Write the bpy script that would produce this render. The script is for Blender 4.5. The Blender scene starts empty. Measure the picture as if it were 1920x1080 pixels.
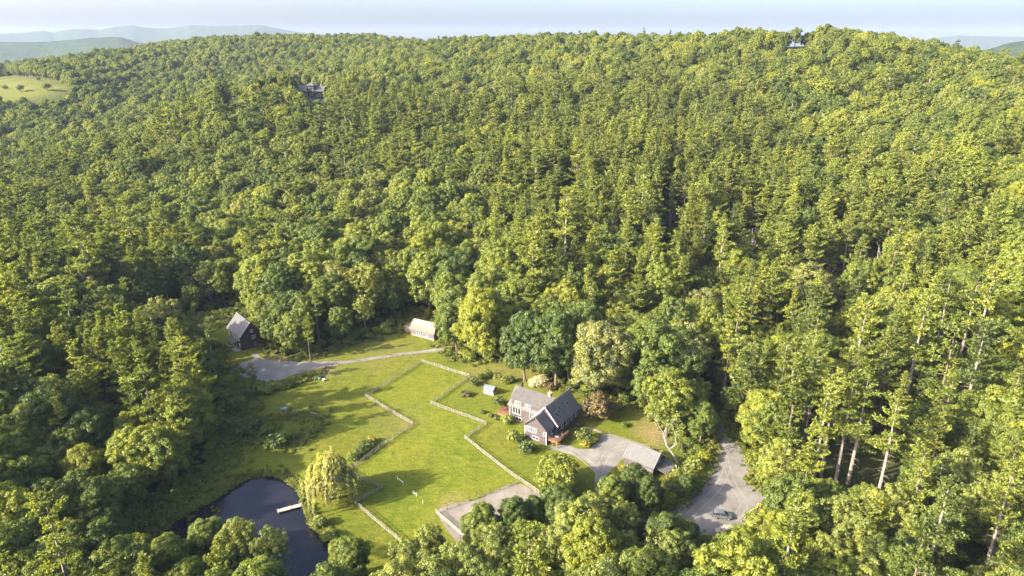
import bpy, math, random
import numpy as np

# ------------------------------------------------------------------ camera, sky, sun, exposure
SC = bpy.context.scene
COL = SC.collection
F_PX, CX, CY = 1297.0, 960.0, 540.0          # photograph's focal length and centre (1920 x 1080 pixels)
PITCH = math.radians(19.53)
CAM_Z = 105.0
cam_d = bpy.data.cameras.new('camera')
cam = bpy.data.objects.new('camera', cam_d)
COL.objects.link(cam)
cam.location = (0, 0, CAM_Z)
cam.rotation_euler = (math.pi / 2 - PITCH, 0, 0)
cam_d.sensor_width = 36.0
cam_d.lens = 36.0 * F_PX / 1920.0
cam_d.clip_start = 0.5
cam_d.clip_end = 60000
SC.camera = cam

SUN_EL = math.radians(26)
SUN_AZ = math.radians(180 + 21)               # direction towards the sun, counter-clockwise from +X
sdir = (math.cos(SUN_EL) * math.cos(SUN_AZ), math.cos(SUN_EL) * math.sin(SUN_AZ), math.sin(SUN_EL))
world = bpy.data.worlds.new('World')
SC.world = world
world.use_nodes = True
wn = world.node_tree
wn.nodes.clear()
w_out = wn.nodes.new('ShaderNodeOutputWorld')
w_bg = wn.nodes.new('ShaderNodeBackground')
w_sky = wn.nodes.new('ShaderNodeTexSky')
w_sky.sky_type = 'NISHITA'
w_sky.sun_disc = False
w_sky.sun_elevation = SUN_EL
w_sky.sun_rotation = math.pi / 2 - SUN_AZ
w_sky.air_density = 0.6
w_sky.dust_density = 4.6
w_sky.ozone_density = 1.6
w_bg.inputs['Strength'].default_value = 0.15
wn.links.new(w_sky.outputs[0], w_bg.inputs[0])
wn.links.new(w_bg.outputs[0], w_out.inputs[0])

sun_d = bpy.data.lights.new('sun', 'SUN')
sun_d.energy = 5.0
sun_d.angle = math.radians(0.55)
sun_d.color = (1.0, 0.87, 0.66)
sun = bpy.data.objects.new('sun', sun_d)
COL.objects.link(sun)
from mathutils import Vector
sun.rotation_euler = Vector(sdir).to_track_quat('Z', 'Y').to_euler()
sun.location = (-200, -50, 300)

SC.view_settings.view_transform = 'Standard'
SC.view_settings.look = 'None'
SC.view_settings.exposure = 2.17
SC.view_settings.gamma = 1.0
SC.view_settings.use_curve_mapping = False
SC.render.engine = 'CYCLES'
SC.cycles.max_bounces = 7
SC.cycles.diffuse_bounces = 4
SC.cycles.transmission_bounces = 4
SC.cycles.transparent_max_bounces = 6
SC.cycles.volume_bounces = 0
SC.cycles.use_denoising = True
SC.cycles.denoiser = 'OPENIMAGEDENOISE'
SC.cycles.denoising_input_passes = 'RGB_ALBEDO_NORMAL'
SC.cycles.denoising_prefilter = 'NONE'

# ------------------------------------------------------------------ pixel <-> world
cP, sP = math.cos(PITCH), math.sin(PITCH)


def ray(px, py):
    u = (px - CX) / F_PX
    v = (py - CY) / F_PX
    return u, cP - v * sP, -sP - v * cP


def at_z(px, py, z):
    d = ray(px, py)
    t = (z - CAM_Z) / d[2]
    return d[0] * t, d[1] * t, z


def at_y(px, py, y):
    d = ray(px, py)
    t = y / d[1]
    return d[0] * t, y, CAM_Z + d[2] * t


def proj(x, y, z):
    dz = z - CAM_Z
    Z = y * cP - dz * sP
    return CX + F_PX * x / Z, CY - F_PX * (y * sP + dz * cP) / Z, Z


# ------------------------------------------------------------------ noise and terrain height
_nr = np.random.default_rng(5)
_NT = _nr.random((64, 64))


def vnoise(x, y, s):
    x = np.asarray(x, float) / s
    y = np.asarray(y, float) / s
    xi = np.floor(x).astype(int)
    yi = np.floor(y).astype(int)
    fx = x - xi
    fy = y - yi
    fx = fx * fx * (3 - 2 * fx)
    fy = fy * fy * (3 - 2 * fy)
    a = _NT[xi % 64, yi % 64]
    b = _NT[(xi + 1) % 64, yi % 64]
    c = _NT[xi % 64, (yi + 1) % 64]
    d = _NT[(xi + 1) % 64, (yi + 1) % 64]
    return (a * (1 - fx) + b * fx) * (1 - fy) + (c * (1 - fx) + d * fx) * fy


def fbm(x, y, s, o=3):
    r = 0
    a = 1
    t = 0
    for i in range(o):
        r = r + a * vnoise(np.asarray(x) + 37 * i, np.asarray(y) + 91 * i, s / 2 ** i)
        t += a
        a *= .5
    return r / t


CTRL = []
for _x in (-130, -60, 0, 60, 110):            # the yard: a gentle even slope
    for _y in (60, 110, 150, 190, 225):
        CTRL.append((_x, _y, .03 * (_y - 150)))
for _p in ((-40, 245, 3.2), (0, 245, 4), (60, 235, 4.5), (120, 200, 5), (170, 190, 8), (-150, 240, 2), (-200, 200, -1), (170, 120, 2), (-150, 120, -3),
           (0, -150, -8), (-400, -100, -15), (400, -100, 0), (-300, 150, -6), (300, 150, 10)):
    CTRL.append(_p)


def top(px, py, y, h=23):                     # canopy top seen at a pixel, standing at distance y
    p = at_y(px, py, y)
    CTRL.append((p[0], p[1], p[2] - h))


for _a in ((0, 138, 1500), (250, 92, 1500), (480, 63, 1500), (700, 60, 1250), (900, 62, 1020), (1060, 54, 930), (1300, 60, 860), (1560, 64, 800),
           (1750, 68, 720), (1850, 90, 650), (1920, 100, 610), (2100, 130, 580), (-250, 150, 1500)):
    top(*_a)
    _q = CTRL[-1]
    CTRL.append((_q[0] * 1.35, _q[1] * 1.35, _q[2] - 55))
    CTRL.append((_q[0] * 2.2, _q[1] * 2.2, -60))
for _a in ((20, 175, 880, 0), (120, 168, 900, 0), (250, 150, 930, 23), (-150, 200, 850, 0), (582, 184, 640, 0), (445, 192, 610, 0), (350, 200, 640, 23), (800, 180, 600, 23),
           (1000, 180, 560, 23), (1480, 86, 700, 1), (1500, 180, 500, 23), (1850, 180, 450, 23), (960, 300, 385, 23), (1500, 300, 350, 23), (420, 300, 430, 23),
           (100, 300, 470, 23), (1850, 300, 320, 23), (960, 430, 290, 23), (1500, 430, 270, 23), (300, 430, 320, 23), (60, 430, 330, 23), (1850, 430, 250, 23), (2100, 300, 320, 23), (-200, 400, 380, 23)):
    top(*_a)
for _x, _y in ((-9000, 9000), (9000, 9000), (0, 9000), (-9000, 1500), (9000, 1500), (-4000, 300), (4000, 300), (-3000, -3000), (3000, -3000), (-4000, 4500), (4000, 4500), (0, 4000)):
    CTRL.append((_x, _y, -70))
CTRL = np.array(CTRL, float)


def _tps(r2):
    return np.where(r2 > 0, r2 * np.log(np.maximum(r2, 1e-9)), 0)


_S = 300.0
_cx, _cy = CTRL[:, 0] / _S, CTRL[:, 1] / _S
_n = len(CTRL)
_K = _tps((_cx[:, None] - _cx[None]) ** 2 + (_cy[:, None] - _cy[None]) ** 2) + np.eye(_n) * 2e-3
_Pm = np.stack([np.ones(_n), _cx, _cy], 1)
_A = np.zeros((_n + 3, _n + 3))
_A[:_n, :_n] = _K
_A[:_n, _n:] = _Pm
_A[_n:, :_n] = _Pm.T
_W = np.linalg.solve(_A, np.concatenate([CTRL[:, 2], np.zeros(3)]))


def base_h(x, y):
    x = np.atleast_1d(np.asarray(x, float)).ravel()
    y = np.atleast_1d(np.asarray(y, float)).ravel()
    out = np.empty(len(x))
    for i in range(0, len(x), 20000):
        u = x[i:i + 20000] / _S
        v = y[i:i + 20000] / _S
        k = _tps((u[:, None] - _cx) ** 2 + (v[:, None] - _cy) ** 2)
        out[i:i + 20000] = k @ _W[:_n] + _W[_n] + _W[_n + 1] * u + _W[_n + 2] * v
    far = np.clip((np.hypot(x, y - 165) - 110) / 150, 0, 1)
    out = np.maximum(out, -78)
    out += (fbm(x, y, 60) - .5) * 7 * far + (fbm(x + 500, y, 14) - .5) * (.5 + .9 * far)
    return out


def in_poly(x, y, poly):
    x = np.asarray(x, float)
    y = np.asarray(y, float)
    r = np.zeros(x.shape, bool)
    n = len(poly)
    for i in range(n):
        x1, y1 = poly[i][:2]
        x2, y2 = poly[(i + 1) % n][:2]
        c = ((y1 > y) != (y2 > y)) & (x < (x2 - x1) * (y - y1) / ((y2 - y1) if y2 != y1 else 1e-9) + x1)
        r ^= c
    return r


def poly_dist(x, y, poly, closed=True):
    x = np.asarray(x, float)
    y = np.asarray(y, float)
    d = np.full(x.shape, 1e9)
    n = len(poly)
    for i in range(n if closed else n - 1):
        x1, y1 = poly[i][:2]
        x2, y2 = poly[(i + 1) % n][:2]
        dx, dy = x2 - x1, y2 - y1
        t = np.clip(((x - x1) * dx + (y - y1) * dy) / (dx * dx + dy * dy + 1e-12), 0, 1)
        d = np.minimum(d, np.hypot(x - x1 - t * dx, y - y1 - t * dy))
    return d


WATER_Z = -1.1
POND = [at_z(240 + a / 3.177, 740 + b / 3.177, WATER_Z)[:2] for a, b in
        ((150, 860), (200, 828), (300, 742), (390, 692), (480, 652), (560, 602), (640, 547), (730, 497), (800, 484), (880, 489), (950, 521), (1000, 560), (1030, 612), (1043, 690),
         (1085, 775), (1140, 835), (1225, 890), (1215, 960), (1190, 1080), (1130, 1180), (900, 1230), (600, 1220), (350, 1150), (180, 1010), (110, 930))]


def H_np(x, y):
    shp = np.shape(x)
    h = base_h(x, y)
    x = np.atleast_1d(np.asarray(x, float)).ravel()
    y = np.atleast_1d(np.asarray(y, float)).ravel()
    m = (np.abs(x + 60) < 60) & (np.abs(y - 135) < 50)
    if m.any():
        xs, ys = x[m], y[m]
        d = poly_dist(xs, ys, POND)
        ins = in_poly(xs, ys, POND)
        sd = np.where(ins, -d, d)
        hh = h[m]
        k = np.clip(sd / 6.0, 0, 1)
        k = k * k * (3 - 2 * k)
        bank = WATER_Z + np.clip(sd, -4, 1.2) * .5
        h[m] = np.where(sd < 0, bank, bank * (1 - k) + np.maximum(hh, WATER_Z + .45) * k)
    return h.reshape(shp) if shp else float(h[0])


def H(x, y):
    return float(H_np(np.array([x]), np.array([y]))[0])


def G(px, py):                                # ground point seen at a pixel
    d = ray(px, py)
    ts = np.concatenate([np.arange(100, 330, 1.0), np.arange(330, 2500, 5.0)])
    gap = CAM_Z + d[2] * ts - H_np(d[0] * ts, d[1] * ts)
    i = int(np.argmax(gap < 0))
    if not gap[i] < 0:
        i = len(ts) - 1
    lo, hi = ts[max(i - 1, 0)], ts[i]
    for _ in range(14):
        m = (lo + hi) / 2
        if CAM_Z + d[2] * m - H(d[0] * m, d[1] * m) > 0:
            lo = m
        else:
            hi = m
    return d[0] * lo, d[1] * lo, H(d[0] * lo, d[1] * lo)


def G2(pts):
    return [G(*p)[:2] for p in pts]


# ------------------------------------------------------------------ materials
MATS = {}


def new_mat(name):
    m = bpy.data.materials.new(name)
    m.use_nodes = True
    m.node_tree.nodes.clear()
    MATS[name] = m
    nt = m.node_tree
    out = nt.nodes.new('ShaderNodeOutputMaterial')
    return m, nt, out


def nd(nt, t, **kw):
    n = nt.nodes.new(t)
    for k, v in kw.items():
        if k.startswith('i_'):
            n.inputs[k[2:].replace('_', ' ')].default_value = v
        else:
            setattr(n, k, v)
    return n


def ramp(nt, fac, stops):
    r = nt.nodes.new('ShaderNodeValToRGB')
    e = r.color_ramp.elements
    while len(e) < len(stops):
        e.new(.5)
    for el, (p, c) in zip(e, stops):
        el.position = p
        el.color = (*c, 1) if len(c) == 3 else c
    nt.links.new(fac, r.inputs[0])
    return r.outputs[0]


def mixc(nt, fac, a, b, mode='MIX'):
    m = nt.nodes.new('ShaderNodeMix')
    m.data_type = 'RGBA'
    m.blend_type = mode
    for s, v in ((0, fac), (6, a), (7, b)):
        if hasattr(v, 'is_linked') or hasattr(v, 'links'):
            nt.links.new(v, m.inputs[s])
        elif s == 0:
            m.inputs[s].default_value = v
        else:
            m.inputs[s].default_value = (*v, 1)
    return m.outputs[2]


def noise(nt, scale, detail=3, rough=.55, coord=None, dim=None):
    n = nt.nodes.new('ShaderNodeTexNoise')
    n.inputs['Scale'].default_value = scale
    n.inputs['Detail'].default_value = detail
    n.inputs['Roughness'].default_value = rough
    if coord is not None:
        nt.links.new(coord, n.inputs['Vector'])
    return n.outputs[0]


def paint(name, col, var=.15, scale=2.0, rough=.7, metal=0.0, bump=0.0, bscale=20, spec=.3):
    m, nt, out = new_mat(name)
    tc = nt.nodes.new('ShaderNodeTexCoord')
    n = noise(nt, scale, 5, .6, tc.outputs['Object'])
    lo = tuple(c * (1 - var) for c in col)
    hi = tuple(min(1, c * (1 + var)) for c in col)
    c = ramp(nt, n, [(.3, lo), (.7, hi)])
    b = nd(nt, 'ShaderNodeBsdfPrincipled')
    b.inputs['Roughness'].default_value = rough
    b.inputs['Metallic'].default_value = metal
    b.inputs['Specular IOR Level'].default_value = spec
    nt.links.new(c, b.inputs['Base Color'])
    if bump:
        bn = noise(nt, bscale, 3, .6, tc.outputs['Object'])
        bp = nd(nt, 'ShaderNodeBump')
        bp.inputs['Strength'].default_value = bump
        bp.inputs['Distance'].default_value = .05
        nt.links.new(bn, bp.inputs['Height'])
        nt.links.new(bp.outputs[0], b.inputs['Normal'])
    nt.links.new(b.outputs[0], out.inputs[0])
    return m


def leaf_mat(name, stops, trans=.35, leafvar=.35, tintnoise=.25):
    m, nt, out = new_mat(name)
    oi = nt.nodes.new('ShaderNodeObjectInfo')
    c = ramp(nt, oi.outputs['Random'], stops)
    stand_n = noise(nt, .022, 3, .6, oi.outputs['Location'])
    c = mixc(nt, 1.0, c, ramp(nt, stand_n, [(.32, (.86, .88, .90)), (.5, (1, 1, 1)), (.68, (1.12, 1.1, .95))]), 'MULTIPLY')
    geo = nt.nodes.new('ShaderNodeNewGeometry')
    v = ramp(nt, geo.outputs['Random Per Island'], [(0, (1 - leafvar,) * 3), (1, (1 + leafvar * .8,) * 3)])
    c = mixc(nt, 1.0, c, v, 'MULTIPLY')
    tc = nt.nodes.new('ShaderNodeTexCoord')
    pn = noise(nt, .45, 2, .5, tc.outputs['Object'])
    tint = ramp(nt, pn, [(.35, (1 - tintnoise, 1 - tintnoise * .8, 1.0)), (.65, (1 + tintnoise, 1 + tintnoise * .6, .9))])
    c = mixc(nt, 1.0, c, tint, 'MULTIPLY')
    d = nd(nt, 'ShaderNodeBsdfDiffuse')
    t = nd(nt, 'ShaderNodeBsdfTranslucent')
    g = nd(nt, 'ShaderNodeBsdfGlossy')
    g.inputs['Roughness'].default_value = .5
    g.inputs['Color'].default_value = (.9, .95, 1, 1)
    nt.links.new(c, d.inputs['Color'])
    tcol = mixc(nt, 1.0, c, (1.15, 1.2, .5), 'MULTIPLY')
    nt.links.new(tcol, t.inputs['Color'])
    mx = nd(nt, 'ShaderNodeMixShader')
    mx.inputs[0].default_value = trans
    nt.links.new(d.outputs[0], mx.inputs[1])
    nt.links.new(t.outputs[0], mx.inputs[2])
    mg = nd(nt, 'ShaderNodeMixShader')
    mg.inputs[0].default_value = .02
    nt.links.new(mx.outputs[0], mg.inputs[1])
    nt.links.new(g.outputs[0], mg.inputs[2])
    nt.links.new(mg.outputs[0], out.inputs[0])
    return m


BROAD = [(0, (.072, .110, .021)), (.2, (.104, .145, .023)), (.5, (.145, .184, .026)), (.75, (.175, .210, .027)), (.92, (.215, .238, .022)), (1, (.188, .205, .06))]
leaf_mat('broadleaf_foliage', BROAD, trans=.42, leafvar=.22)
leaf_mat('fresh_foliage', [(0, (.162, .20, .042)), (.5, (.190, .225, .047)), (1, (.220, .25, .048))], trans=.44, leafvar=.22)
leaf_mat('pine_needles', [(0, (.095, .130, .028)), (.25, (.145, .184, .032)), (.6, (.188, .228, .038)), (1, (.228, .26, .042))], trans=.40, leafvar=.25)
leaf_mat('willow_foliage', [(0, (.36, .36, .11)), (1, (.39, .38, .115))], trans=.42)
leaf_mat('bronze_foliage', [(0, (.14, .11, .045)), (1, (.155, .12, .05))], trans=.3, tintnoise=.35)
leaf_mat('blossom_foliage', [(0, (.50, .44, .25)), (1, (.54, .46, .27))], trans=.35)
leaf_mat('dark_foliage', [(0, (.08, .115, .030)), (1, (.11, .14, .033))])
leaf_mat('yellow_foliage', [(0, (.25, .23, .03)), (1, (.29, .25, .03))])
leaf_mat('weed_foliage', [(0, (.11, .14, .022)), (.6, (.16, .185, .026)), (1, (.21, .21, .036))])
paint('bark', (.10, .08, .062), .35, 3, .9, bump=.4, bscale=9)
paint('pale_bark', (.20, .175, .15), .3, 2.5, .9, bump=.3, bscale=9)
paint('dead_wood', (.27, .245, .22), .25, 2.5, .9)

# ------------------------------------------------------------------ mesh helpers


class MB:
    def __init__(self):
        self.v = []
        self.f = []

    def verts(self, vs, fs):
        o = len(self.v)
        self.v.extend([tuple(p) for p in vs])
        self.f.extend([tuple(i + o for i in f) for f in fs])
        return self

    def box(self, x0, x1, y0, y1, z0, z1):
        v = [(x0, y0, z0), (x1, y0, z0), (x1, y1, z0), (x0, y1, z0), (x0, y0, z1), (x1, y0, z1), (x1, y1, z1), (x0, y1, z1)]
        return self.verts(v, [(0, 3, 2, 1), (4, 5, 6, 7), (0, 1, 5, 4), (1, 2, 6, 5), (2, 3, 7, 6), (3, 0, 4, 7)])

    def prism(self, poly, axis, a, b):
        """polygon given in the two other axes, extruded along axis (0 = x, 1 = y, 2 = z) from a to b"""
        n = len(poly)
        vs = []
        for t in (a, b):
            for p in poly:
                q = list(p)
                q.insert(axis, t)
                vs.append(q)
        fs = [tuple(range(n))[::-1], tuple(range(n, 2 * n))]
        for i in range(n):
            j = (i + 1) % n
            fs.append((i, j, n + j, n + i))
        return self.verts(vs, fs)

    def beam(self, p, q, w, h=None):
        h = h or w
        p, q = Vector(p), Vector(q)
        d = (q - p).normalized()
        s = d.cross(Vector((0, 0, 1)))
        s = s.normalized() if s.length > 1e-4 else Vector((1, 0, 0))
        u = s.cross(d)
        vs = []
        for e in (p, q):
            for a, b in ((-1, -1), (1, -1), (1, 1), (-1, 1)):
                vs.append(e + s * (a * w / 2) + u * (b * h / 2))
        return self.verts(vs, [(0, 3, 2, 1), (4, 5, 6, 7), (0, 1, 5, 4), (1, 2, 6, 5), (2, 3, 7, 6), (3, 0, 4, 7)])

    def tube(self, pts, rad, sides=6):
        vs, fs = [], []
        n = len(pts)
        for i, (p, r) in enumerate(zip(pts, rad)):
            p = Vector(p)
            d = (Vector(pts[min(i + 1, n - 1)]) - Vector(pts[max(i - 1, 0)])).normalized()
            s = d.cross(Vector((.3, .9, .1))).normalized()
            u = d.cross(s)
            for k in range(sides):
                a = 2 * math.pi * k / sides
                vs.append(p + (s * math.cos(a) + u * math.sin(a)) * r)
        for i in range(n - 1):
            for k in range(sides):
                a, b = i * sides + k, i * sides + (k + 1) % sides
                fs.append((a, b, b + sides, a + sides))
        fs.append(tuple(range(sides))[::-1])
        fs.append(tuple(range((n - 1) * sides, n * sides)))
        return self.verts(vs, fs)

    def mesh(self, name, mat):
        me = bpy.data.meshes.new(name)
        me.from_pydata(self.v, [], self.f)
        me.materials.append(MATS[mat])
        me.update()
        return me

    def build(self, name, mat, parent=None, **props):
        return add_obj(name, self.mesh(name, mat), parent, **props)


def add_obj(name, data, parent=None, **props):
    o = bpy.data.objects.new(name, data)
    COL.objects.link(o)
    if parent is not None:
        o.parent = parent
    for k, v in props.items():
        o[k] = v
    return o


def thing(name, label, cat, loc, rz=0.0, group=None):
    o = add_obj(name, None)
    o.location = loc
    o.rotation_euler = (0, 0, rz)
    o['label'] = label
    o['category'] = cat
    if group:
        o['group'] = group
    o.empty_display_size = .3
    return o


def np_mesh(name, V, Fq, mats, mat_idx=None, smooth=False):
    """V (n,3), Fq list of (array faces (m,k)) groups"""
    me = bpy.data.meshes.new(name)
    loops = np.concatenate([f.ravel() for f in Fq])
    tot = np.concatenate([np.full(len(f), f.shape[1]) for f in Fq])
    start = np.concatenate([[0], np.cumsum(tot)[:-1]])
    me.vertices.add(len(V))
    me.vertices.foreach_set('co', np.asarray(V, np.float32).ravel())
    me.loops.add(len(loops))
    me.loops.foreach_set('vertex_index', loops.astype(np.int32))
    me.polygons.add(len(tot))
    me.polygons.foreach_set('loop_start', start.astype(np.int32))
    me.polygons.foreach_set('loop_total', tot.astype(np.int32))
    for m in mats:
        me.materials.append(MATS[m])
    if mat_idx is not None:
        me.polygons.foreach_set('material_index', np.asarray(mat_idx, np.int32))
    if smooth:
        me.polygons.foreach_set('use_smooth', np.ones(len(tot), bool))
    me.update()
    me.validate()
    return me

# ------------------------------------------------------------------ ground zones, traced where they meet the ground
def Z1(*pts): return [(900 + a / 4.5, 660 + b / 4.5) for a, b in pts]
def Z2(*pts): return [(380 + a / 4.0, 540 + b / 4.0) for a, b in pts]
def Z5(*pts): return [(1000 + a / 3.84, 780 + b / 3.84) for a, b in pts]


OPEN_PX = [(335, 606), (400, 584), (470, 578), (500, 640), (505, 655), (545, 669), (610, 664), (640, 650), (700, 634), (750, 622), (745, 600), (755, 586), (830, 600), (835, 650),
           (852, 678), (935, 674), (1000, 682), (1040, 712), (1085, 737), (1130, 747), (1190, 757), (1240, 785), (1262, 815), (1285, 850), (1310, 868), (1338, 830), (1335, 790),
           (1352, 790), (1402, 835), (1425, 900), (1462, 945), (1440, 980), (1395, 1010), (1330, 1035), (1250, 995), (1200, 1000), (1130, 1020), (1080, 1010), (1060, 1035),
           (900, 1065), (860, 1075), (750, 1090), (700, 1135), (620, 1150), (560, 1180), (290, 1070), (262, 1010), (290, 960), (335, 920), (395, 880), (425, 820), (440, 770), (432, 720), (425, 690), (408, 655), (350, 628)]
OPEN = G2(OPEN_PX)
PASTURE = G2([(790, 679), (880, 707), (808, 758), (910, 795), (872, 823), (974, 905), (818, 962), (870, 1020), (740, 1050), (743, 1010), (666, 945), (717, 917), (650, 885), (773, 797), (686, 745)])
UP_DRIVE = G2(Z2((1860, 440), (1770, 450), (1500, 488), (1250, 525), (1050, 545), (850, 550), (640, 548), (500, 535), (430, 520), (420, 497), (370, 490), (355, 500), (385, 525), (330, 545), (270, 570),
                 (207, 605), (215, 650), (260, 690), (340, 712), (420, 715), (520, 700), (600, 680), (700, 645), (850, 605), (1000, 577), (1200, 547), (1450, 511), (1775, 468), (1865, 455)))
HOUSE_DRIVE = G2(Z1((575, 812), (700, 785), (780, 800), (830, 815), (920, 815), (985, 760), (1035, 690), (1100, 690), (1200, 720), (1300, 752), (1420, 800), (1480, 850), (1440, 990), (1350, 960), (1215, 900), (1160, 950),
                    (1110, 995), (1065, 1080), (1080, 1250), (1120, 1400), (1300, 1420), (1530, 1370), (1560, 1430), (1400, 1500), (1150, 1510), (1020, 1400), (975, 1220), (985, 1080), (955, 1000), (900, 935), (830, 890), (700, 845)))
LOW_DRIVE = G2(Z5((1325, 20), (1330, 130), (1330, 200), (1310, 260), (1290, 400), (1235, 450), (1215, 510), (1130, 600), (1050, 665), (960, 690), (880, 740), (820, 800), (900, 900), (1100, 880), (1250, 850), (1330, 880), (1480, 800), (1590, 740),
                  (1640, 690), (1700, 650), (1700, 590), (1640, 530), (1560, 495), (1520, 450), (1575, 400), (1535, 330), (1500, 250), (1485, 215), (1440, 180), (1400, 110), (1375, 20)))
ARENA = G2([(822, 960), (895, 935), (970, 907), (1032, 942), (1075, 975), (1010, 1035), (900, 1050)])
PATH = G2(Z1((790, 632), (880, 630), (950, 640), (1000, 660), (1035, 683), (1020, 694), (980, 672), (930, 655), (860, 645), (795, 646)))
FAR_MEADOW = G2([(-60, 205), (-60, 150), (0, 145), (60, 144), (92, 150), (122, 160), (130, 172), (118, 186), (60, 190), (0, 196)])
GLADE = G2([(412, 193), (440, 182), (470, 181), (478, 190), (450, 200), (420, 202)])
HOUSE_LOT = G2([(556, 186), (566, 181), (625, 180), (640, 186), (612, 192), (560, 193)])
RIDGE_LOT = G2([(1458, 90), (1470, 82), (1520, 82), (1540, 88), (1500, 93)])
FERNS = G2([(335, 606), (400, 584), (470, 578), (478, 592), (445, 600), (420, 612), (385, 622), (350, 625)])

# dense tensor grid in the yard, coarse towards the horizon


def axis(a0, a1, step, lo, hi, g=1.12):
    mid = list(np.arange(a0, a1 + step / 2, step))
    up, s = [], step
    x = a1
    while x < hi:
        s *= g
        x += s
        up.append(x)
    dn, s = [], step
    x = a0
    while x > lo:
        s *= g
        x -= s
        dn.append(x)
    return np.array(dn[::-1] + mid + up)


GX = axis(-115, 80, 1.25, -9500, 9500, 1.09)
GY = axis(105, 245, 1.25, -3000, 11500, 1.07)
gx, gy = np.meshgrid(GX, GY, indexing='ij')
GZ = H_np(gx.ravel(), gy.ravel()).reshape(gx.shape)
nx, ny = gx.shape
V = np.stack([gx.ravel(), gy.ravel(), GZ.ravel()], 1)
ii, jj = np.meshgrid(np.arange(nx - 1), np.arange(ny - 1), indexing='ij')
a = (ii * ny + jj).ravel()
tri = np.concatenate([np.stack([a, a + ny, a + ny + 1], 1), np.stack([a, a + ny + 1, a + 1], 1)])


def ground_material():
    m, nt, out = new_mat('ground_cover')
    geo = nt.nodes.new('ShaderNodeNewGeometry')
    pos = geo.outputs['Position']

    def attr(n):
        x = nt.nodes.new('ShaderNodeAttribute')
        x.attribute_name = n
        return x.outputs['Fac']
    big = noise(nt, .05, 4, .6, pos)
    mid = noise(nt, .35, 4, .65, pos)
    fine = noise(nt, 2.2, 4, .7, pos)
    streak = nt.nodes.new('ShaderNodeMapping')
    streak.inputs['Rotation'].default_value = (0, 0, .7)
    streak.inputs['Scale'].default_value = (.5, 1.7, 1)
    nt.links.new(pos, streak.inputs['Vector'])
    tuft = noise(nt, .9, 5, .75, streak.outputs[0])
    lawn = ramp(nt, mid, [(.25, (.060, .076, .010)), (.5, (.095, .103, .012)), (.75, (.130, .124, .020))])
    lawn = mixc(nt, ramp(nt, big, [(.4, (0, 0, 0)), (.62, (1, 1, 1))]), lawn, (.080, .098, .010))
    past = ramp(nt, mid, [(.25, (.055, .080, .008)), (.5, (.085, .106, .010)), (.75, (.120, .126, .014))])
    past = mixc(nt, ramp(nt, big, [(.42, (0, 0, 0)), (.6, (.7, .7, .7))]), past, (.112, .118, .013))
    dry = ramp(nt, fine, [(.3, (.125, .095, .05)), (.7, (.185, .145, .075))])
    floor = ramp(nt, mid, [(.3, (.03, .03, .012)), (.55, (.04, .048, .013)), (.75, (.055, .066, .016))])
    c = mixc(nt, attr('lush'), lawn, past)
    c = mixc(nt, attr('dry'), c, dry)
    fv = ramp(nt, fine, [(.3, (.68, .72, .66)), (.7, (1.25, 1.22, 1.15))])
    c = mixc(nt, 1.0, c, fv, 'MULTIPLY')
    tv = ramp(nt, tuft, [(.32, (.62, .72, .6)), (.5, (1, 1, 1)), (.7, (1.3, 1.22, 1.15))])
    c = mixc(nt, 1.0, c, tv, 'MULTIPLY')
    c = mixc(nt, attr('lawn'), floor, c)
    b = nd(nt, 'ShaderNodeBsdfPrincipled')
    b.inputs['Roughness'].default_value = .95
    b.inputs['Specular IOR Level'].default_value = .1
    nt.links.new(c, b.inputs['Base Color'])
    bp = nd(nt, 'ShaderNodeBump')
    bp.inputs['Strength'].default_value = .9
    bp.inputs['Distance'].default_value = .22
    hn = noise(nt, 1.6, 5, .72, pos)
    nt.links.new(hn, bp.inputs['Height'])
    nt.links.new(bp.outputs[0], b.inputs['Normal'])
    nt.links.new(b.outputs[0], out.inputs[0])


ground_material()
me = np_mesh('ground', V, [tri], ['ground_cover'], smooth=True)


def soft(poly, w, x, y):
    d = poly_dist(x, y, poly)
    d = np.where(in_poly(x, y, poly), d, -d)
    return np.clip(.5 + d / w, 0, 1)


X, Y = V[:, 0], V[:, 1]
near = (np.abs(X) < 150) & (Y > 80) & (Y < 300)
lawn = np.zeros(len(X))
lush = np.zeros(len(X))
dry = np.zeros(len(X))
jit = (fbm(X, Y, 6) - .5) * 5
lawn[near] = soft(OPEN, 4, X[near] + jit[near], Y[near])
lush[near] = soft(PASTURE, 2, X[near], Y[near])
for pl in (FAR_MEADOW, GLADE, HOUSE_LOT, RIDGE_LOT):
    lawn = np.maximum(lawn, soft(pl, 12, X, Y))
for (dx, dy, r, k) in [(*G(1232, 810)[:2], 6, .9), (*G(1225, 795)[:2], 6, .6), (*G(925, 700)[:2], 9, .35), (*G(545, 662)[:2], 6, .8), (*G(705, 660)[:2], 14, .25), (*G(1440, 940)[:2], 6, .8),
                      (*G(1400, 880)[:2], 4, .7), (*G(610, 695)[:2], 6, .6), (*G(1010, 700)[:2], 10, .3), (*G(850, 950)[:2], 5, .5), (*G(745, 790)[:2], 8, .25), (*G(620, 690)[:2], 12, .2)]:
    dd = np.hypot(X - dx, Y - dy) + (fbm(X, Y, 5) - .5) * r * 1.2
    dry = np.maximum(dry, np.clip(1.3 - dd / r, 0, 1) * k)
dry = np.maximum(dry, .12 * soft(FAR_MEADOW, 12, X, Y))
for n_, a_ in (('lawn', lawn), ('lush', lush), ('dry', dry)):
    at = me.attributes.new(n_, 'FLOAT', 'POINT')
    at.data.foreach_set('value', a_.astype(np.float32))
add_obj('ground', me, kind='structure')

# ---- sheets laid on the ground: clipped to its triangles, so they follow it exactly


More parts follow.
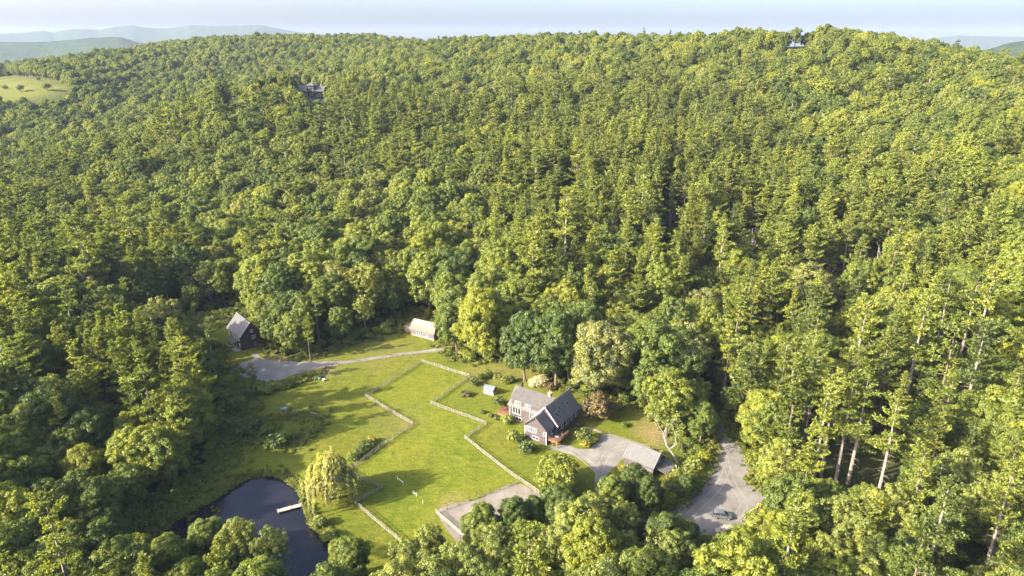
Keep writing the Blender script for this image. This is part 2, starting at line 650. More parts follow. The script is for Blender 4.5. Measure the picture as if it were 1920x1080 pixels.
def clip_half(poly, p, q):
    out = []
    ex, ey = q[0] - p[0], q[1] - p[1]
    n = len(poly)
    side = [ex * (v[1] - p[1]) - ey * (v[0] - p[0]) for v in poly]
    for i in range(n):
        j = (i + 1) % n
        if side[i] >= 0:
            out.append(poly[i])
        if (side[i] >= 0) != (side[j] >= 0):
            t = side[i] / (side[i] - side[j])
            out.append((poly[i][0] + (poly[j][0] - poly[i][0]) * t, poly[i][1] + (poly[j][1] - poly[i][1]) * t))
    return out


def roughen(poly, amp, step=.7, seed=0):
    out = []
    n = len(poly)
    # closed Catmull-Rom through the traced corners, then a ragged edge
    for i in range(n):
        p0, p1, p2, p3 = (Vector(poly[(i + k) % n][:2]) for k in (-1, 0, 1, 2))
        m = max(1, int((p2 - p1).length / step))
        for k in range(m):
            t = k / m
            q = .5 * ((2 * p1) + (p2 - p0) * t + (2 * p0 - 5 * p1 + 4 * p2 - p3) * t * t + (3 * p1 - p0 - 3 * p2 + p3) * t ** 3)
            tg = (p2 - p1).normalized()
            nn = Vector((-tg.y, tg.x))
            a_ = (float(fbm(q.x + seed * 13, q.y, 2.2, 3)) - .5) * 2 * amp
            out.append(tuple(q + nn * a_))
    return out


def drape(name, poly, off, mat, amp=.5):
    poly = roughen(poly, amp) if amp else poly
    ar = sum(poly[i][0] * poly[(i + 1) % len(poly)][1] - poly[(i + 1) % len(poly)][0] * poly[i][1] for i in range(len(poly)))
    if ar < 0:
        poly = poly[::-1]
    P = np.array(poly)
    i0, i1 = np.searchsorted(GX, P[:, 0].min()) - 1, np.searchsorted(GX, P[:, 0].max())
    j0, j1 = np.searchsorted(GY, P[:, 1].min()) - 1, np.searchsorted(GY, P[:, 1].max())
    mb = MB()
    for i in range(i0, i1):
        strip = clip_half(clip_half(poly, (GX[i], 1e4), (GX[i], -1e4)), (GX[i + 1], -1e4), (GX[i + 1], 1e4))
        for j in range(j0, j1):
            A_ = (GX[i], GY[j]); B_ = (GX[i + 1], GY[j]); C_ = (GX[i + 1], GY[j + 1]); D_ = (GX[i], GY[j + 1])
            for T, zi in (((A_, B_, C_), (GZ[i, j], GZ[i + 1, j], GZ[i + 1, j + 1])), ((A_, C_, D_), (GZ[i, j], GZ[i + 1, j + 1], GZ[i, j + 1]))):
                q = strip
                for k in range(3):
                    if len(q) < 3:
                        break
                    q = clip_half(q, T[k], T[(k + 1) % 3])
                if len(q) < 3:
                    continue
                # plane through the triangle
                (x0, y0), (x1, y1), (x2, y2) = T
                det = (x1 - x0) * (y2 - y0) - (x2 - x0) * (y1 - y0)
                vs = []
                for (x, y) in q:
                    b1 = ((x - x0) * (y2 - y0) - (x2 - x0) * (y - y0)) / det
                    b2 = ((x1 - x0) * (y - y0) - (x - x0) * (y1 - y0)) / det
                    vs.append((x, y, zi[0] + b1 * (zi[1] - zi[0]) + b2 * (zi[2] - zi[0]) + off))
                mb.verts(vs, [tuple(range(len(vs)))])
    o = mb.build(name, mat, kind='structure')
    return o


def gravel(name, c1, c2, c3):
    m, nt, out = new_mat(name)
    geo = nt.nodes.new('ShaderNodeNewGeometry')
    pos = geo.outputs['Position']
    n1 = noise(nt, .22, 4, .65, pos)
    n2 = noise(nt, 3.5, 4, .75, pos)
    c = ramp(nt, n1, [(.3, c1), (.52, c2), (.75, c3)])
    c = mixc(nt, 1.0, c, ramp(nt, n2, [(.3, (.75, .75, .75)), (.7, (1.2, 1.2, 1.2))]), 'MULTIPLY')
    # wheel-worn, weedy blotches
    n3 = noise(nt, .6, 5, .7, pos)
    c = mixc(nt, ramp(nt, n3, [(.60, (0, 0, 0)), (.74, (.55, .55, .55))]), c, (.085, .082, .035))
    b = nd(nt, 'ShaderNodeBsdfPrincipled')
    b.inputs['Roughness'].default_value = .95
    b.inputs['Specular IOR Level'].default_value = .15
    nt.links.new(c, b.inputs['Base Color'])
    bp = nd(nt, 'ShaderNodeBump')
    bp.inputs['Strength'].default_value = .5
    bp.inputs['Distance'].default_value = .08
    nt.links.new(n2, bp.inputs['Height'])
    nt.links.new(bp.outputs[0], b.inputs['Normal'])
    nt.links.new(b.outputs[0], out.inputs[0])


gravel('gravel', (.105, .100, .095), (.145, .138, .130), (.185, .176, .165))
gravel('arena_sand', (.12, .105, .088), (.155, .138, .12), (.185, .17, .155))
gravel('paving', (.16, .135, .11), (.19, .16, .13), (.21, .18, .15))
drape('gravel_driveway', UP_DRIVE, .006, 'gravel', .35)
drape('house_driveway', HOUSE_DRIVE, .006, 'gravel', .5)
drape('lower_driveway', LOW_DRIVE, .010, 'gravel', .55)
drape('riding_arena', ARENA, .006, 'arena_sand', .5)
drape('path', PATH, .014, 'paving', .05)
drape('far_house_parking', HOUSE_LOT, .1, 'gravel', .5)

# wheel tracks worn into the gravel
gravel('worn_gravel', (.15, .14, .128), (.185, .172, .155), (.21, .196, .178))


def track(px_path, off, w=.42):
    P = [Vector(p) for p in G2(px_path)]
    fine_ = []
    for i in range(len(P) - 1):
        p0, p1, p2, p3 = P[max(i - 1, 0)], P[i], P[i + 1], P[min(i + 2, len(P) - 1)]
        m_ = max(2, int((p2 - p1).length / .8))
        for k in range(m_):
            t = k / m_
            fine_.append(.5 * ((2 * p1) + (p2 - p0) * t + (2 * p0 - 5 * p1 + 4 * p2 - p3) * t * t + (3 * p1 - p0 - 3 * p2 + p3) * t ** 3))
    fine_.append(P[-1])
    Lf, Rt = [], []
    for i, p in enumerate(fine_):
        d = (fine_[min(i + 1, len(fine_) - 1)] - fine_[max(i - 1, 0)]).normalized()
        n_ = Vector((-d.y, d.x))
        hw = w * (.35 + .65 * float(fbm(p.x * 1.3 + off * 7, p.y * 1.3, 2.5)))
        Lf.append(tuple(p + n_ * (off + hw / 2)))
        Rt.append(tuple(p + n_ * (off - hw / 2)))
    drape('wheel_track', Lf + Rt[::-1], .0125 + .002 * (off > 0), 'worn_gravel', 0)


for path_ in ([(850, 655), (760, 663), (680, 675), (610, 684), (540, 692), (470, 700), (445, 693)], [(1345, 815), (1355, 845), (1362, 880), (1345, 915), (1310, 950), (1290, 968)], [(1362, 870), (1375, 910), (1395, 945), (1375, 975)],
              [(1122, 905), (1125, 880), (1140, 850), (1165, 840), (1190, 835)], [(1128, 890), (1100, 865), (1070, 845), (1045, 838)]):
    for o_ in (-.8, .8):
        track(path_, o_)

# ---- pond
m, nt, out = new_mat('pond_water')
b = nd(nt, 'ShaderNodeBsdfPrincipled')
geo = nt.nodes.new('ShaderNodeNewGeometry')
n_ = noise(nt, .12, 3, .6, geo.outputs['Position'])
nt.links.new(ramp(nt, n_, [(.35, (.006, .007, .012)), (.7, (.012, .012, .017))]), b.inputs['Base Color'])
b.inputs['Roughness'].default_value = .08
b.inputs['IOR'].default_value = 1.33
bp = nd(nt, 'ShaderNodeBump')
bp.inputs['Strength'].default_value = .35
bp.inputs['Distance'].default_value = .05
nt.links.new(noise(nt, 2.2, 3, .6, geo.outputs['Position']), bp.inputs['Height'])
nt.links.new(bp.outputs[0], b.inputs['Normal'])
nt.links.new(b.outputs[0], out.inputs[0])
pc = Vector((sum(p[0] for p in POND) / len(POND), sum(p[1] for p in POND) / len(POND)))
pw = [tuple(pc + (Vector(p) - pc) * 1.0 + (Vector(p) - pc).normalized() * 1.5) for p in POND]
MB().verts([(p[0], p[1], WATER_Z) for p in pw], [tuple(range(len(pw)))]).build('pond_water', 'pond_water', kind='structure')
# ------------------------------------------------------------------ trees: prototypes
def unit(v):
    return v / np.maximum(np.linalg.norm(v, axis=1, keepdims=True), 1e-9)


def leaves(C, N, a, b, rng, D=None):
    """diamond leaf sprays: centres C, normals N, half length a, half width b; D optional length direction"""
    n = len(C)
    r = rng.normal(size=(n, 3)) if D is None else D
    T = unit(np.cross(N, np.cross(r, N)))
    B = np.cross(N, T)
    a = np.broadcast_to(np.asarray(a), (n,))[:, None]
    b = np.broadcast_to(np.asarray(b), (n,))[:, None]
    k = (N * a * .25)
    return np.stack([C + T * a - k, C + B * b, C - T * a - k, C - B * b], 1).reshape(-1, 3)


def tree_data(leafV, trunk):
    return leafV, trunk


def limb_mb(mb, p, q, r0, r1, rng, sides=5, seg=4, sag=.12):
    p, q = np.array(p, float), np.array(q, float)
    L = np.linalg.norm(q - p)
    pts, rad = [], []
    off = rng.normal(size=3) * L * sag
    for i in range(seg + 1):
        t = i / seg
        pts.append(tuple(p + (q - p) * t + off * math.sin(math.pi * t) * .6))
        rad.append(r0 + (r1 - r0) * t)
    mb.tube(pts, rad, sides)


def broadleaf(seed, h=17., R=5.2, cb=.28, lobes=10, leaf=.175, dens=160, crown_pow=.5, clump=.19, open_=0.0, flat=.8):
    rng = np.random.default_rng(seed)
    z0 = h * cb
    zc = (h + z0) / 2
    rz = (h - z0) / 2
    LC, LR = [], []
    for i in range(lobes):
        t = (i + .5) / lobes
        zz = -0.85 + 1.65 * t
        rr = math.sqrt(max(.05, 1 - abs(zz) ** 2.2)) * (.60 if i < lobes - 1 else .15)
        az = i * 2.399 + rng.uniform(-.5, .5)
        rr *= rng.uniform(.8, 1.2)
        LC.append((R * rr * math.cos(az), R * rr * math.sin(az), zc + rz * zz * .78))
        LR.append(R * rng.uniform(.36, .52))
    LC = np.array(LC)
    LR = np.array(LR)
    LC[:, 2] = np.minimum(LC[:, 2], h - LR * .9)
    cc, cr, cd = [], [], []
    for i in range(lobes):
        k = int(13 + 26 * (LR[i] / 2.2) ** 2)
        g = np.arange(k) + .5
        ph = np.arccos(1 - 2 * g / k)
        th = 2.39996 * np.arange(k) + rng.uniform(0, 6)
        d = np.stack([np.cos(th) * np.sin(ph), np.sin(th) * np.sin(ph), np.cos(ph)], 1)
        d = unit(d + rng.normal(size=d.shape) * .18)
        d = d[d[:, 2] > -.65]
        p = LC[i] + d * LR[i] * rng.uniform(.82, 1.12, (len(d), 1))
        keep = np.ones(len(d), bool)
        for j in range(lobes):
            if j != i:
                keep &= np.linalg.norm(p - LC[j], axis=1) > LR[j] * .78
        keep &= rng.random(len(d)) > open_
        cc.append(p[keep])
        cd.append(d[keep])
        cr.append(rng.uniform(.7, 1.3, keep.sum()) * R * clump)
    cc = np.concatenate(cc)
    cd = np.concatenate(cd)
    cr = np.concatenate(cr)
    C, N, S = [], [], []
    for c, d, r in zip(cc, cd, cr):
        n = max(14, int(dens * r * r))
        e = unit(rng.normal(size=(n, 3)) + d * .75 + np.array([0, 0, .35]))
        p = c + e * np.array([1, 1, flat]) * r * rng.uniform(.45, 1.08, (n, 1))
        C.append(p)
        N.append(unit(e + rng.normal(size=(n, 3)) * .42 + np.array([0, 0, .3])))
        S.append(rng.uniform(.7, 1.3, n) * leaf)
    # thin inner leaves that close the crown
    n = int(len(cc) * 5)
    i = rng.integers(0, lobes, n)
    e = unit(rng.normal(size=(n, 3)))
    C.append(LC[i] + e * (LR[i] * rng.uniform(.3, .8, n))[:, None])
    N.append(unit(e + rng.normal(size=(n, 3)) * .5))
    S.append(np.full(n, leaf * 1.6))
    C = np.concatenate(C)
    N = np.concatenate(N)
    S = np.concatenate(S)
    LV = leaves(C, N, S, S * .62, rng)
    mb = MB()
    lean = rng.normal(size=2) * .4
    tr = .02 * h
    mb.tube([(0, 0, -1.2), (0, 0, .3), (lean[0] * .4, lean[1] * .4, z0), (lean[0], lean[1], zc), (lean[0] * .8, lean[1] * .8, h - LR[-1])], [tr * 1.35, tr, tr * .8, tr * .5, tr * .15], 7)
    for i in range(lobes):
        s = rng.uniform(.55, .95)
        limb_mb(mb, (lean[0] * .5, lean[1] * .5, z0 * s + (LC[i][2] - z0) * .25), LC[i], tr * .42, tr * .1, rng)
    k = rng.choice(len(cc), min(26, len(cc)), replace=False)
    for q in k:
        j = int(np.argmin(np.linalg.norm(LC - cc[q], axis=1)))
        limb_mb(mb, LC[j], cc[q], tr * .14, tr * .04, rng, 4, 2)
    return LV, mb


def pine(seed, h=22., R=4.6, cb=.35, step=1.15, dens=1.0, pw=.6, fork=False, leaf=.30, thin=.2):
    rng = np.random.default_rng(seed)
    mb = MB()
    tr = .015 * h
    bend = rng.normal(size=2) * .35
    C, N, S, D = [], [], [], []
    up = np.array([0, 0, 1.])
    lop = rng.uniform(0, 6.28)                # crown heavier on one side

    def leader(z_lo, z_hi, off, rscale):
        def ax(z):
            t = z / h
            k = max(0, (z - z_lo) / max(z_hi - z_lo, .1)) ** .6
            return np.array([bend[0] * math.sin(t * 4) + off[0] * k, bend[1] * math.sin(t * 3.1) + off[1] * k, z])
        zs = np.linspace(z_lo if off[0] or off[1] else -1.2, z_hi * .995, 7)
        r0 = tr * rscale
        mb.tube([tuple(ax(z)) for z in zs], [max(.02, r0 * (1.15 - 1.1 * i / 6)) for i in range(7)], 7)
        z = max(z_lo, h * cb)
        zb = z
        while z < z_hi * .99:
            t = (z - zb) / (z_hi - zb)
            prof = (1 - t) ** pw * (.6 + .4 * min(1, t / .25)) + .04
            nb = rng.integers(3, 6)
            az0 = rng.uniform(0, 6.28)
            sect = rng.choice([.55, .8, 1.0, 1.15, 1.3])
            for b in range(nb):
                if rng.random() < thin:
                    continue
                az = az0 + b * 6.283 / nb + rng.uniform(-.5, .5)
                L = max(.4, R * rscale * prof * rng.uniform(.55, 1.2) * sect * (1 + .28 * math.cos(az - lop)))
                el = math.radians(-6 + 48 * t ** 1.6 + rng.uniform(-14, 16))
                d = np.array([math.cos(az) * math.cos(el), math.sin(az) * math.cos(el), math.sin(el)])
                p0 = ax(z + rng.uniform(-.4, .4))
                side = np.array([-math.sin(az), math.cos(az), 0])
                lift = rng.uniform(.10, .30)
                curve = lambda s: p0 + d * L * s + up * (lift * L * s * s)
                mb.tube([tuple(p0), tuple(curve(.5)), tuple(curve(.95))], [tr * .2 * (1 - t) + .02, tr * .12 * (1 - t) + .015, .008], 4)
                s = rng.uniform(.28, .45)
                while s <= 1.03:
                    wdt = .26 * L * math.sin(math.pi * min(1, max(0, s - .15) / .95)) + .15
                    m = max(1, int(round(wdt / .30)))
                    for q in range(-m, m + 1):
                        if rng.random() < .12:
                            continue
                        lat = q * .30 + rng.uniform(-.16, .16)
                        c = curve(s) + side * lat + d * (-abs(lat) * .35 + rng.uniform(-.16, .16)) + up * (rng.uniform(-.05, .28) + .05)
                        nn = int(6 * dens + rng.random())
                        e = unit(rng.normal(size=(nn, 3)) * np.array([1, 1, .7]) + d * .8 + side * np.sign(lat) * .4 + up * .7)
                        C.append(c + e * rng.uniform(.05, .26, (nn, 1)))
                        N.append(unit(np.cross(e, rng.normal(size=(nn, 3))) * .9 + up * .5 + d * .2))
                        D.append(e)
                        S.append(rng.uniform(.7, 1.3, nn) * leaf)
                    s += .36 / max(L, .5)
            z += step * rng.uniform(.55, 1.6) * (1 - .4 * t)
        return ax
    ax = leader(0, h, (0, 0), 1.0)
    if fork:
        a_ = rng.uniform(0, 6.28)
        leader(h * .55, h * rng.uniform(.86, .95), (math.cos(a_) * R * .5, math.sin(a_) * R * .5), .62)
    for k in range(int(14 * cb / .35)):       # dead stubs on the bare trunk
        zz = h * cb * rng.uniform(.35, 1.0)
        az = rng.uniform(0, 6.28)
        L = rng.uniform(.6, 2.2)
        p = ax(zz)
        mb.tube([tuple(p), tuple(p + np.array([math.cos(az) * L, math.sin(az) * L, -.1 * L]))], [.045, .012], 4)
    C, N, S, D = (np.concatenate(q) for q in (C, N, S, D))
    return leaves(C, N, S, S * .34, rng, D), mb


def willow(seed, h=12., R=6.2):
    rng = np.random.default_rng(seed)
    mb = MB()
    mb.tube([(0, 0, -1), (0, 0, .4), (.2, .1, h * .3), (.3, 0, h * .5)], [.55, .42, .36, .22], 8)
    C, N, S, D = [], [], [], []
    for k in range(38):                       # hanging tresses gathered in separate falls
        q = math.sqrt((k + .4) / 38)
        az = k * 2.4 + rng.uniform(-.4, .4)
        r = R * .82 * q * rng.uniform(.8, 1.15)
        zt = h * (1.0 - .46 * q ** 2.0) * rng.uniform(.88, 1.03)
        cen = np.array([r * math.cos(az), r * math.sin(az), zt])
        out = np.array([math.cos(az), math.sin(az), 0])
        limb_mb(mb, (.2, 0, h * .36), cen * np.array([.9, .9, .96]), .15, .03, rng)
        rad = rng.uniform(.9, 1.7)
        for t in range(15):
            o = rng.normal(size=3) * np.array([.55, .55, .35]) * rad
            p = cen + o - np.array([0, 0, .35 * np.dot(o[:2], o[:2]) / rad])
            L = min(p[2] - .5, rng.uniform(1.3, 4.2) * (.5 + .7 * q))
            n = int(L * 17) + 6
            s = np.sort(rng.random(n))
            dirh = unit((o * np.array([1, 1, 0]) + out * .6)[None])[0]
            c = p + dirh * (np.sin(s * 1.5) * .55)[:, None] - np.array([0, 0, 1.]) * (s ** 1.15 * L)[:, None] + rng.normal(size=(n, 3)) * .13
            C.append(c)
            N.append(unit(dirh + rng.normal(size=(n, 3)) * .55 + np.array([0, 0, .45])))
            D.append(np.tile([0, 0, -1.], (n, 1)) + rng.normal(size=(n, 3)) * .35)
            S.append(rng.uniform(.6, 1.25, n) * .24)
    C, N, S, D = (np.concatenate(q) for q in (C, N, S, D))
    return leaves(C, N, S, S * .42, rng, D), mb


def dead_tree(seed, h=15.):
    rng = np.random.default_rng(seed)
    mb = MB()
    tr = .012 * h

    def grow(p, d, L, r, depth):
        pts, rad = [p], [r]
        q = p
        for i in range(4):
            d = d + rng.normal(size=3) * .13 + np.array([0, 0, .05])
            d = d / np.linalg.norm(d)
            q = q + d * L / 4
            pts.append(q)
            rad.append(r * (1 - .2 * (i + 1)))
        mb.tube([tuple(x) for x in pts], rad, 5 if depth < 2 else 3)
        if depth < 3:
            for k in range(4 if depth == 0 else 3):
                j = rng.integers(1, 5)
                az = rng.uniform(0, 6.28)
                s = np.array([math.cos(az), math.sin(az), rng.uniform(.5, 1.1)])
                e = d * .5 + s * .8
                grow(pts[j], e / np.linalg.norm(e), L * rng.uniform(.4, .62), max(rad[j] * .62, .02), depth + 1)
    grow(np.array([0, 0, -1.]), np.array([0, 0, 1.]), h * .75, tr, 0)
    return mb


def bush(seed, r=1.2, hgt=1.5, leaf=.2, n=9, dens=60):
    rng = np.random.default_rng(seed)
    C, N, S = [], [], []
    for i in range(n):
        a_ = i * 2.4
        q = r * .62 * math.sqrt((i + .3) / n)
        c = np.array([q * math.cos(a_), q * math.sin(a_), hgt * rng.uniform(.42, .72) * (1 - .25 * q / r)])
        rr = r * rng.uniform(.34, .5)
        m = int(dens * rr * rr) + 14
        e = unit(rng.normal(size=(m, 3)) + np.array([0, 0, .4]))
        C.append(np.maximum(c + e * np.array([1, 1, hgt / r * .7]) * rr * rng.uniform(.5, 1.1, (m, 1)), [-99, -99, .03]))
        N.append(unit(e + rng.normal(size=(m, 3)) * .5 + np.array([0, 0, .3])))
        S.append(rng.uniform(.7, 1.3, m) * leaf)
    C, N, S = (np.concatenate(q) for q in (C, N, S))
    mb = MB()
    for i in range(5):
        a_ = i * 1.26
        mb.tube([(.08 * math.cos(a_), .08 * math.sin(a_), -.25), (r * .35 * math.cos(a_), r * .35 * math.sin(a_), hgt * .55)], [.05, .02], 4)
    return leaves(C, N, S, S * .65, rng), mb


class Proto:
    def __init__(self, key, data, leaf_m, bark_m, name, what, cat, h, R):
        self.key, self.name, self.what, self.cat, self.h, self.R = key, name, what, cat, h, R
        LV, mb = data
        n = len(LV) // 4
        self.n = n
        fq = np.arange(n * 4).reshape(-1, 4)
        self.crown = np_mesh(name + '_crown', LV, [fq], [leaf_m])
        self.trunk = mb.mesh(name + '_trunk', bark_m)
        TV = np.array(mb.v)
        quads = np.array([f for f in mb.f if len(f) == 4]) + n * 4
        self.both = np_mesh(name + '_whole', np.concatenate([LV, TV]), [fq, quads], [leaf_m, bark_m], np.concatenate([np.zeros(n), np.ones(len(quads))]))

    def place(self, x, y, z, s, rz, label, group=None, sz=None):
        t = thing(self.name, label, self.cat, (x, y, z), rz, group)
        t.scale = (s, s, sz or s)
        add_obj('crown' if self.cat == 'tree' else 'foliage', self.crown, t)
        add_obj('trunk' if self.cat == 'tree' else 'stem', self.trunk, t)
        return t


BP = [Proto('b%d' % i, broadleaf(10 + i, **k), 'broadleaf_foliage', 'bark', 'broadleaf_tree', w, 'tree', k['h'], k['R']) for i, (k, w) in enumerate((
    (dict(h=16.5, R=5.6, cb=.10, lobes=13), 'round crowned green broadleaf tree'),
    (dict(h=18.5, R=5.0, cb=.16, lobes=13), 'tall domed green broadleaf tree'),
    (dict(h=15, R=6.0, cb=.10, lobes=13, clump=.16), 'wide spreading green broadleaf tree'),
    (dict(h=17.5, R=4.2, cb=.2, lobes=10, open_=.15), 'slim uneven green broadleaf tree'),
    (dict(h=13.5, R=4.6, cb=.10, lobes=10), 'compact rounded green broadleaf tree'),
    (dict(h=18, R=5.4, cb=.2, lobes=12, open_=.25, clump=.15), 'loose crowned gappy green broadleaf tree'),
    (dict(h=16, R=5.2, cb=.12, lobes=16, open_=.1, clump=.14), 'many lobed green broadleaf tree'),
))]
FP = [Proto('f%d' % i, broadleaf(40 + i, **k), 'fresh_foliage', 'pale_bark', 'ash_tree', w, 'tree', k['h'], k['R']) for i, (k, w) in enumerate((
    (dict(h=16, R=4.8, cb=.28, lobes=12, open_=.35, clump=.15, leaf=.15, dens=210), 'airy pale green broadleaf tree'),
    (dict(h=14, R=4.6, cb=.24, lobes=11, open_=.25, clump=.16, leaf=.15, dens=210), 'bushy pale green broadleaf tree'),
))]
PP = [Proto('p%d' % i, pine(70 + i, **k), 'pine_needles', 'pale_bark' if i == 1 else 'bark', 'pine_tree', w, 'tree', k['h'], k['R']) for i, (k, w) in enumerate((
    (dict(h=23, R=4.4, cb=.28, pw=.7), 'tall feathery green pine tree'),
    (dict(h=25, R=4.0, cb=.54, pw=.55), 'tall pine tree with bare pale lower trunk'),
    (dict(h=20, R=4.2, cb=.15, pw=.85), 'cone shaped full green pine tree'),
    (dict(h=23, R=3.4, cb=.42, pw=.6, thin=.35), 'narrow sparse pine tree with pale trunk'),
    (dict(h=20, R=5.2, cb=.22, pw=.5, fork=True), 'broad topped layered pine tree'),
    (dict(h=22, R=3.8, cb=.30, pw=.6, thin=.3, fork=True), 'ragged fork topped pine tree'),
))]
WIL = Proto('willow', willow(3), 'willow_foliage', 'bark', 'willow_tree', '', 'tree', 11, 5.6)
MAR = Proto('bronze', broadleaf(91, h=7.5, R=4.2, cb=.15, lobes=10, leaf=.22, dens=90, clump=.2), 'bronze_foliage', 'bark', 'ornamental_tree', '', 'tree', 7.5, 4.2)
GRN = Proto('garden', broadleaf(92, h=8.5, R=5.2, cb=.12, lobes=12, leaf=.24, dens=70, clump=.17), 'broadleaf_foliage', 'bark', 'garden_tree', '', 'tree', 8.5, 5.2)
SH = {'green': Proto('sg', bush(1, 1.7, 2.0, .18, 12, 90), 'broadleaf_foliage', 'bark', 'shrub', '', 'shrub', 2, 1.7),
      'dark': Proto('sd', bush(2, 1.7, 2.4, .18, 12, 90), 'dark_foliage', 'bark', 'shrub', '', 'shrub', 2.4, 1.7),
      'fresh': Proto('sf', bush(3, 1.7, 2.2, .2, 12, 90), 'fresh_foliage', 'bark', 'shrub', '', 'shrub', 2.2, 1.7),
      'white': Proto('sw', bush(4, 1.7, 1.9, .16, 14, 110), 'blossom_foliage', 'bark', 'flowering_shrub', '', 'shrub', 1.9, 1.7),
      'yellow': Proto('sy', bush(5, 1.7, 2.2, .18, 12, 90), 'yellow_foliage', 'bark', 'shrub', '', 'shrub', 2.2, 1.7),
      'bronze': Proto('sb', bush(6, 1.7, 1.8, .18, 12, 90), 'bronze_foliage', 'bark', 'shrub', '', 'shrub', 1.8, 1.7)}
WEED = [Proto('w%d' % i, bush(20 + i, .8, [.7, 1.1, .45][i], .13, 6, 120), 'weed_foliage', 'bark', 'weeds', '', 'weeds', 1, .8) for i in range(3)]
UND = [Proto('u%d' % i, bush(30 + i, 1.9, 2.4 + i * .6, .24, 10, 46), 'broadleaf_foliage', 'bark', 'under', '', 'weeds', 2.4, 1.9) for i in range(2)]
DEAD = [dead_tree(50 + i, h) for i, h in enumerate((15, 13, 17))]
DEADM = [d.mesh('dead_tree_wood', 'dead_wood') for d in DEAD]

# ------------------------------------------------------------------ forest layout
rnd = np.random.default_rng(77)
# what the photograph shows of the clearing: no crown may stand in front of it
SEEN = [[(345, 606), (400, 584), (470, 578), (485, 592), (500, 640), (520, 655), (600, 660), (690, 642), (750, 622), (752, 588), (818, 588), (822, 645), (850, 672), (935, 670), (985, 674), (1025, 705), (1075, 730),
         (1140, 745), (1235, 778), (1268, 815), (1270, 860), (1290, 870), (1240, 885), (1170, 870), (1125, 905), (1060, 900), (1045, 935), (1015, 940), (985, 948), (950, 945), (915, 950), (885, 965), (862, 1000),
         (825, 985), (780, 1000), (745, 1012), (730, 1040), (700, 1060), (690, 1035), (650, 1026), (615, 1040), (606, 1080), (550, 1080), (535, 1015), (470, 985), (430, 980), (380, 995), (300, 1000), (285, 975), (335, 925), (400, 880), (440, 810), (445, 760),
         (432, 715), (430, 690), (440, 660), (425, 645), (405, 630)],
        [(1335, 800), (1352, 800), (1395, 835), (1410, 890), (1445, 940), (1425, 965), (1385, 980), (1380, 1005), (1345, 1010), (1330, 985), (1280, 965), (1275, 950), (1320, 905), (1330, 875)],
        [(1552, 800), (1600, 790), (1690, 805), (1690, 895), (1620, 915), (1552, 905)],
        [(1368, 700), (1398, 700), (1394, 760), (1368, 760)],
        [(0, 150), (60, 146), (92, 151), (120, 160), (128, 172), (90, 182), (0, 188)],
        [(415, 193), (440, 185), (468, 184), (472, 190), (450, 197)],
        [(558, 166), (575, 158), (608, 162), (612, 180), (610, 187), (576, 187)],
        [(1462, 87), (1475, 83), (1525, 83), (1500, 89)]]
DEAD_PX = [(1418, 405), (1207, 652), (1140, 500), (1450, 555), (1553, 485), (1572, 520), (1655, 432), (72, 655), (1075, 405), (1262, 370), (230, 740)]
SEEN += [[(a - 9, b + 4), (a + 9, b + 4), (a + 9, b + 42), (a - 9, b + 42)] for a, b in DEAD_PX]
SEEN_BOX = [(min(p[0] for p in q), max(p[0] for p in q), min(p[1] for p in q), max(p[1] for p in q)) for q in SEEN]
OPENS = [OPEN, FAR_MEADOW, GLADE, HOUSE_LOT, RIDGE_LOT]
PINE_ZONE = [(1230, 400, 330, 190, .86), (1150, 230, 300, 90, .45), (1620, 760, 280, 200, .75), (1880, 960, 200, 130, .5), (260, 520, 140, 80, .75), (120, 700, 200, 110, .7), (330, 720, 110, 90, .9), (60, 500, 100, 80, .45),
             (1500, 480, 120, 120, .7), (1780, 560, 140, 120, .55), (700, 250, 200, 80, .45), (1650, 420, 150, 90, .5), (1420, 640, 90, 110, .7), (560, 600, 40, 40, .0)]
BROAD_ZONE = [(900, 620, 170, 80, 1.), (1050, 700, 110, 80, 1.), (560, 400, 350, 90, .8), (330, 330, 250, 80, .7), (1000, 1050, 500, 120, 1.), (150, 980, 220, 120, 1.), (1250, 730, 100, 90, .9), (600, 560, 200, 60, .7)]


def pine_p(px, py, x, y):
    p = .07 + .25 * np.clip((fbm(x, y, 90) - .45) * 4, 0, 1)
    for (cx_, cy_, rx, ry, w) in PINE_ZONE:
        p = np.maximum(p, w * np.exp(-(((px - cx_) / rx) ** 2 + ((py - cy_) / ry) ** 2) ** 2))
    for (cx_, cy_, rx, ry, w) in BROAD_ZONE:
        p = p * (1 - w * np.exp(-(((px - cx_) / rx) ** 2 + ((py - cy_) / ry) ** 2) ** 2))
    return np.where(y > 650, p * .08, p)


cand = []
for (y0, y1, sp) in ((70, 330, 6.8), (330, 620, 6.8), (620, 1900, 7.8)):
    yy = np.arange(y0, y1, sp * .866)
    for k, y in enumerate(yy):
        w = .80 * (y + 60) + 60
        xx = np.arange(-w, w, sp) + (k % 2) * sp / 2
        cand.append(np.stack([xx, np.full(len(xx), y), np.full(len(xx), sp)], 1))
cand = np.concatenate(cand)
cand[:, :2] += rnd.normal(size=(len(cand), 2)) * cand[:, 2:] * .24
cx_, cy_ = cand[:, 0], cand[:, 1]
cz_ = H_np(cx_, cy_)
qx, qy, qz = proj(cx_, cy_, cz_)
ok = (qx > -430) & (qx < 2300) & (qy < 1420)
for pl in OPENS:
    ok &= ~in_poly(cx_, cy_, pl)
# keep stems a little off the clearing's edge
ok &= ~((poly_dist(cx_, cy_, OPEN) < 2.2))
lane = G2([(1345, 830), (1343, 790), (1330, 745), (1300, 700)])
ok &= poly_dist(cx_, cy_, lane, False) > 3.2
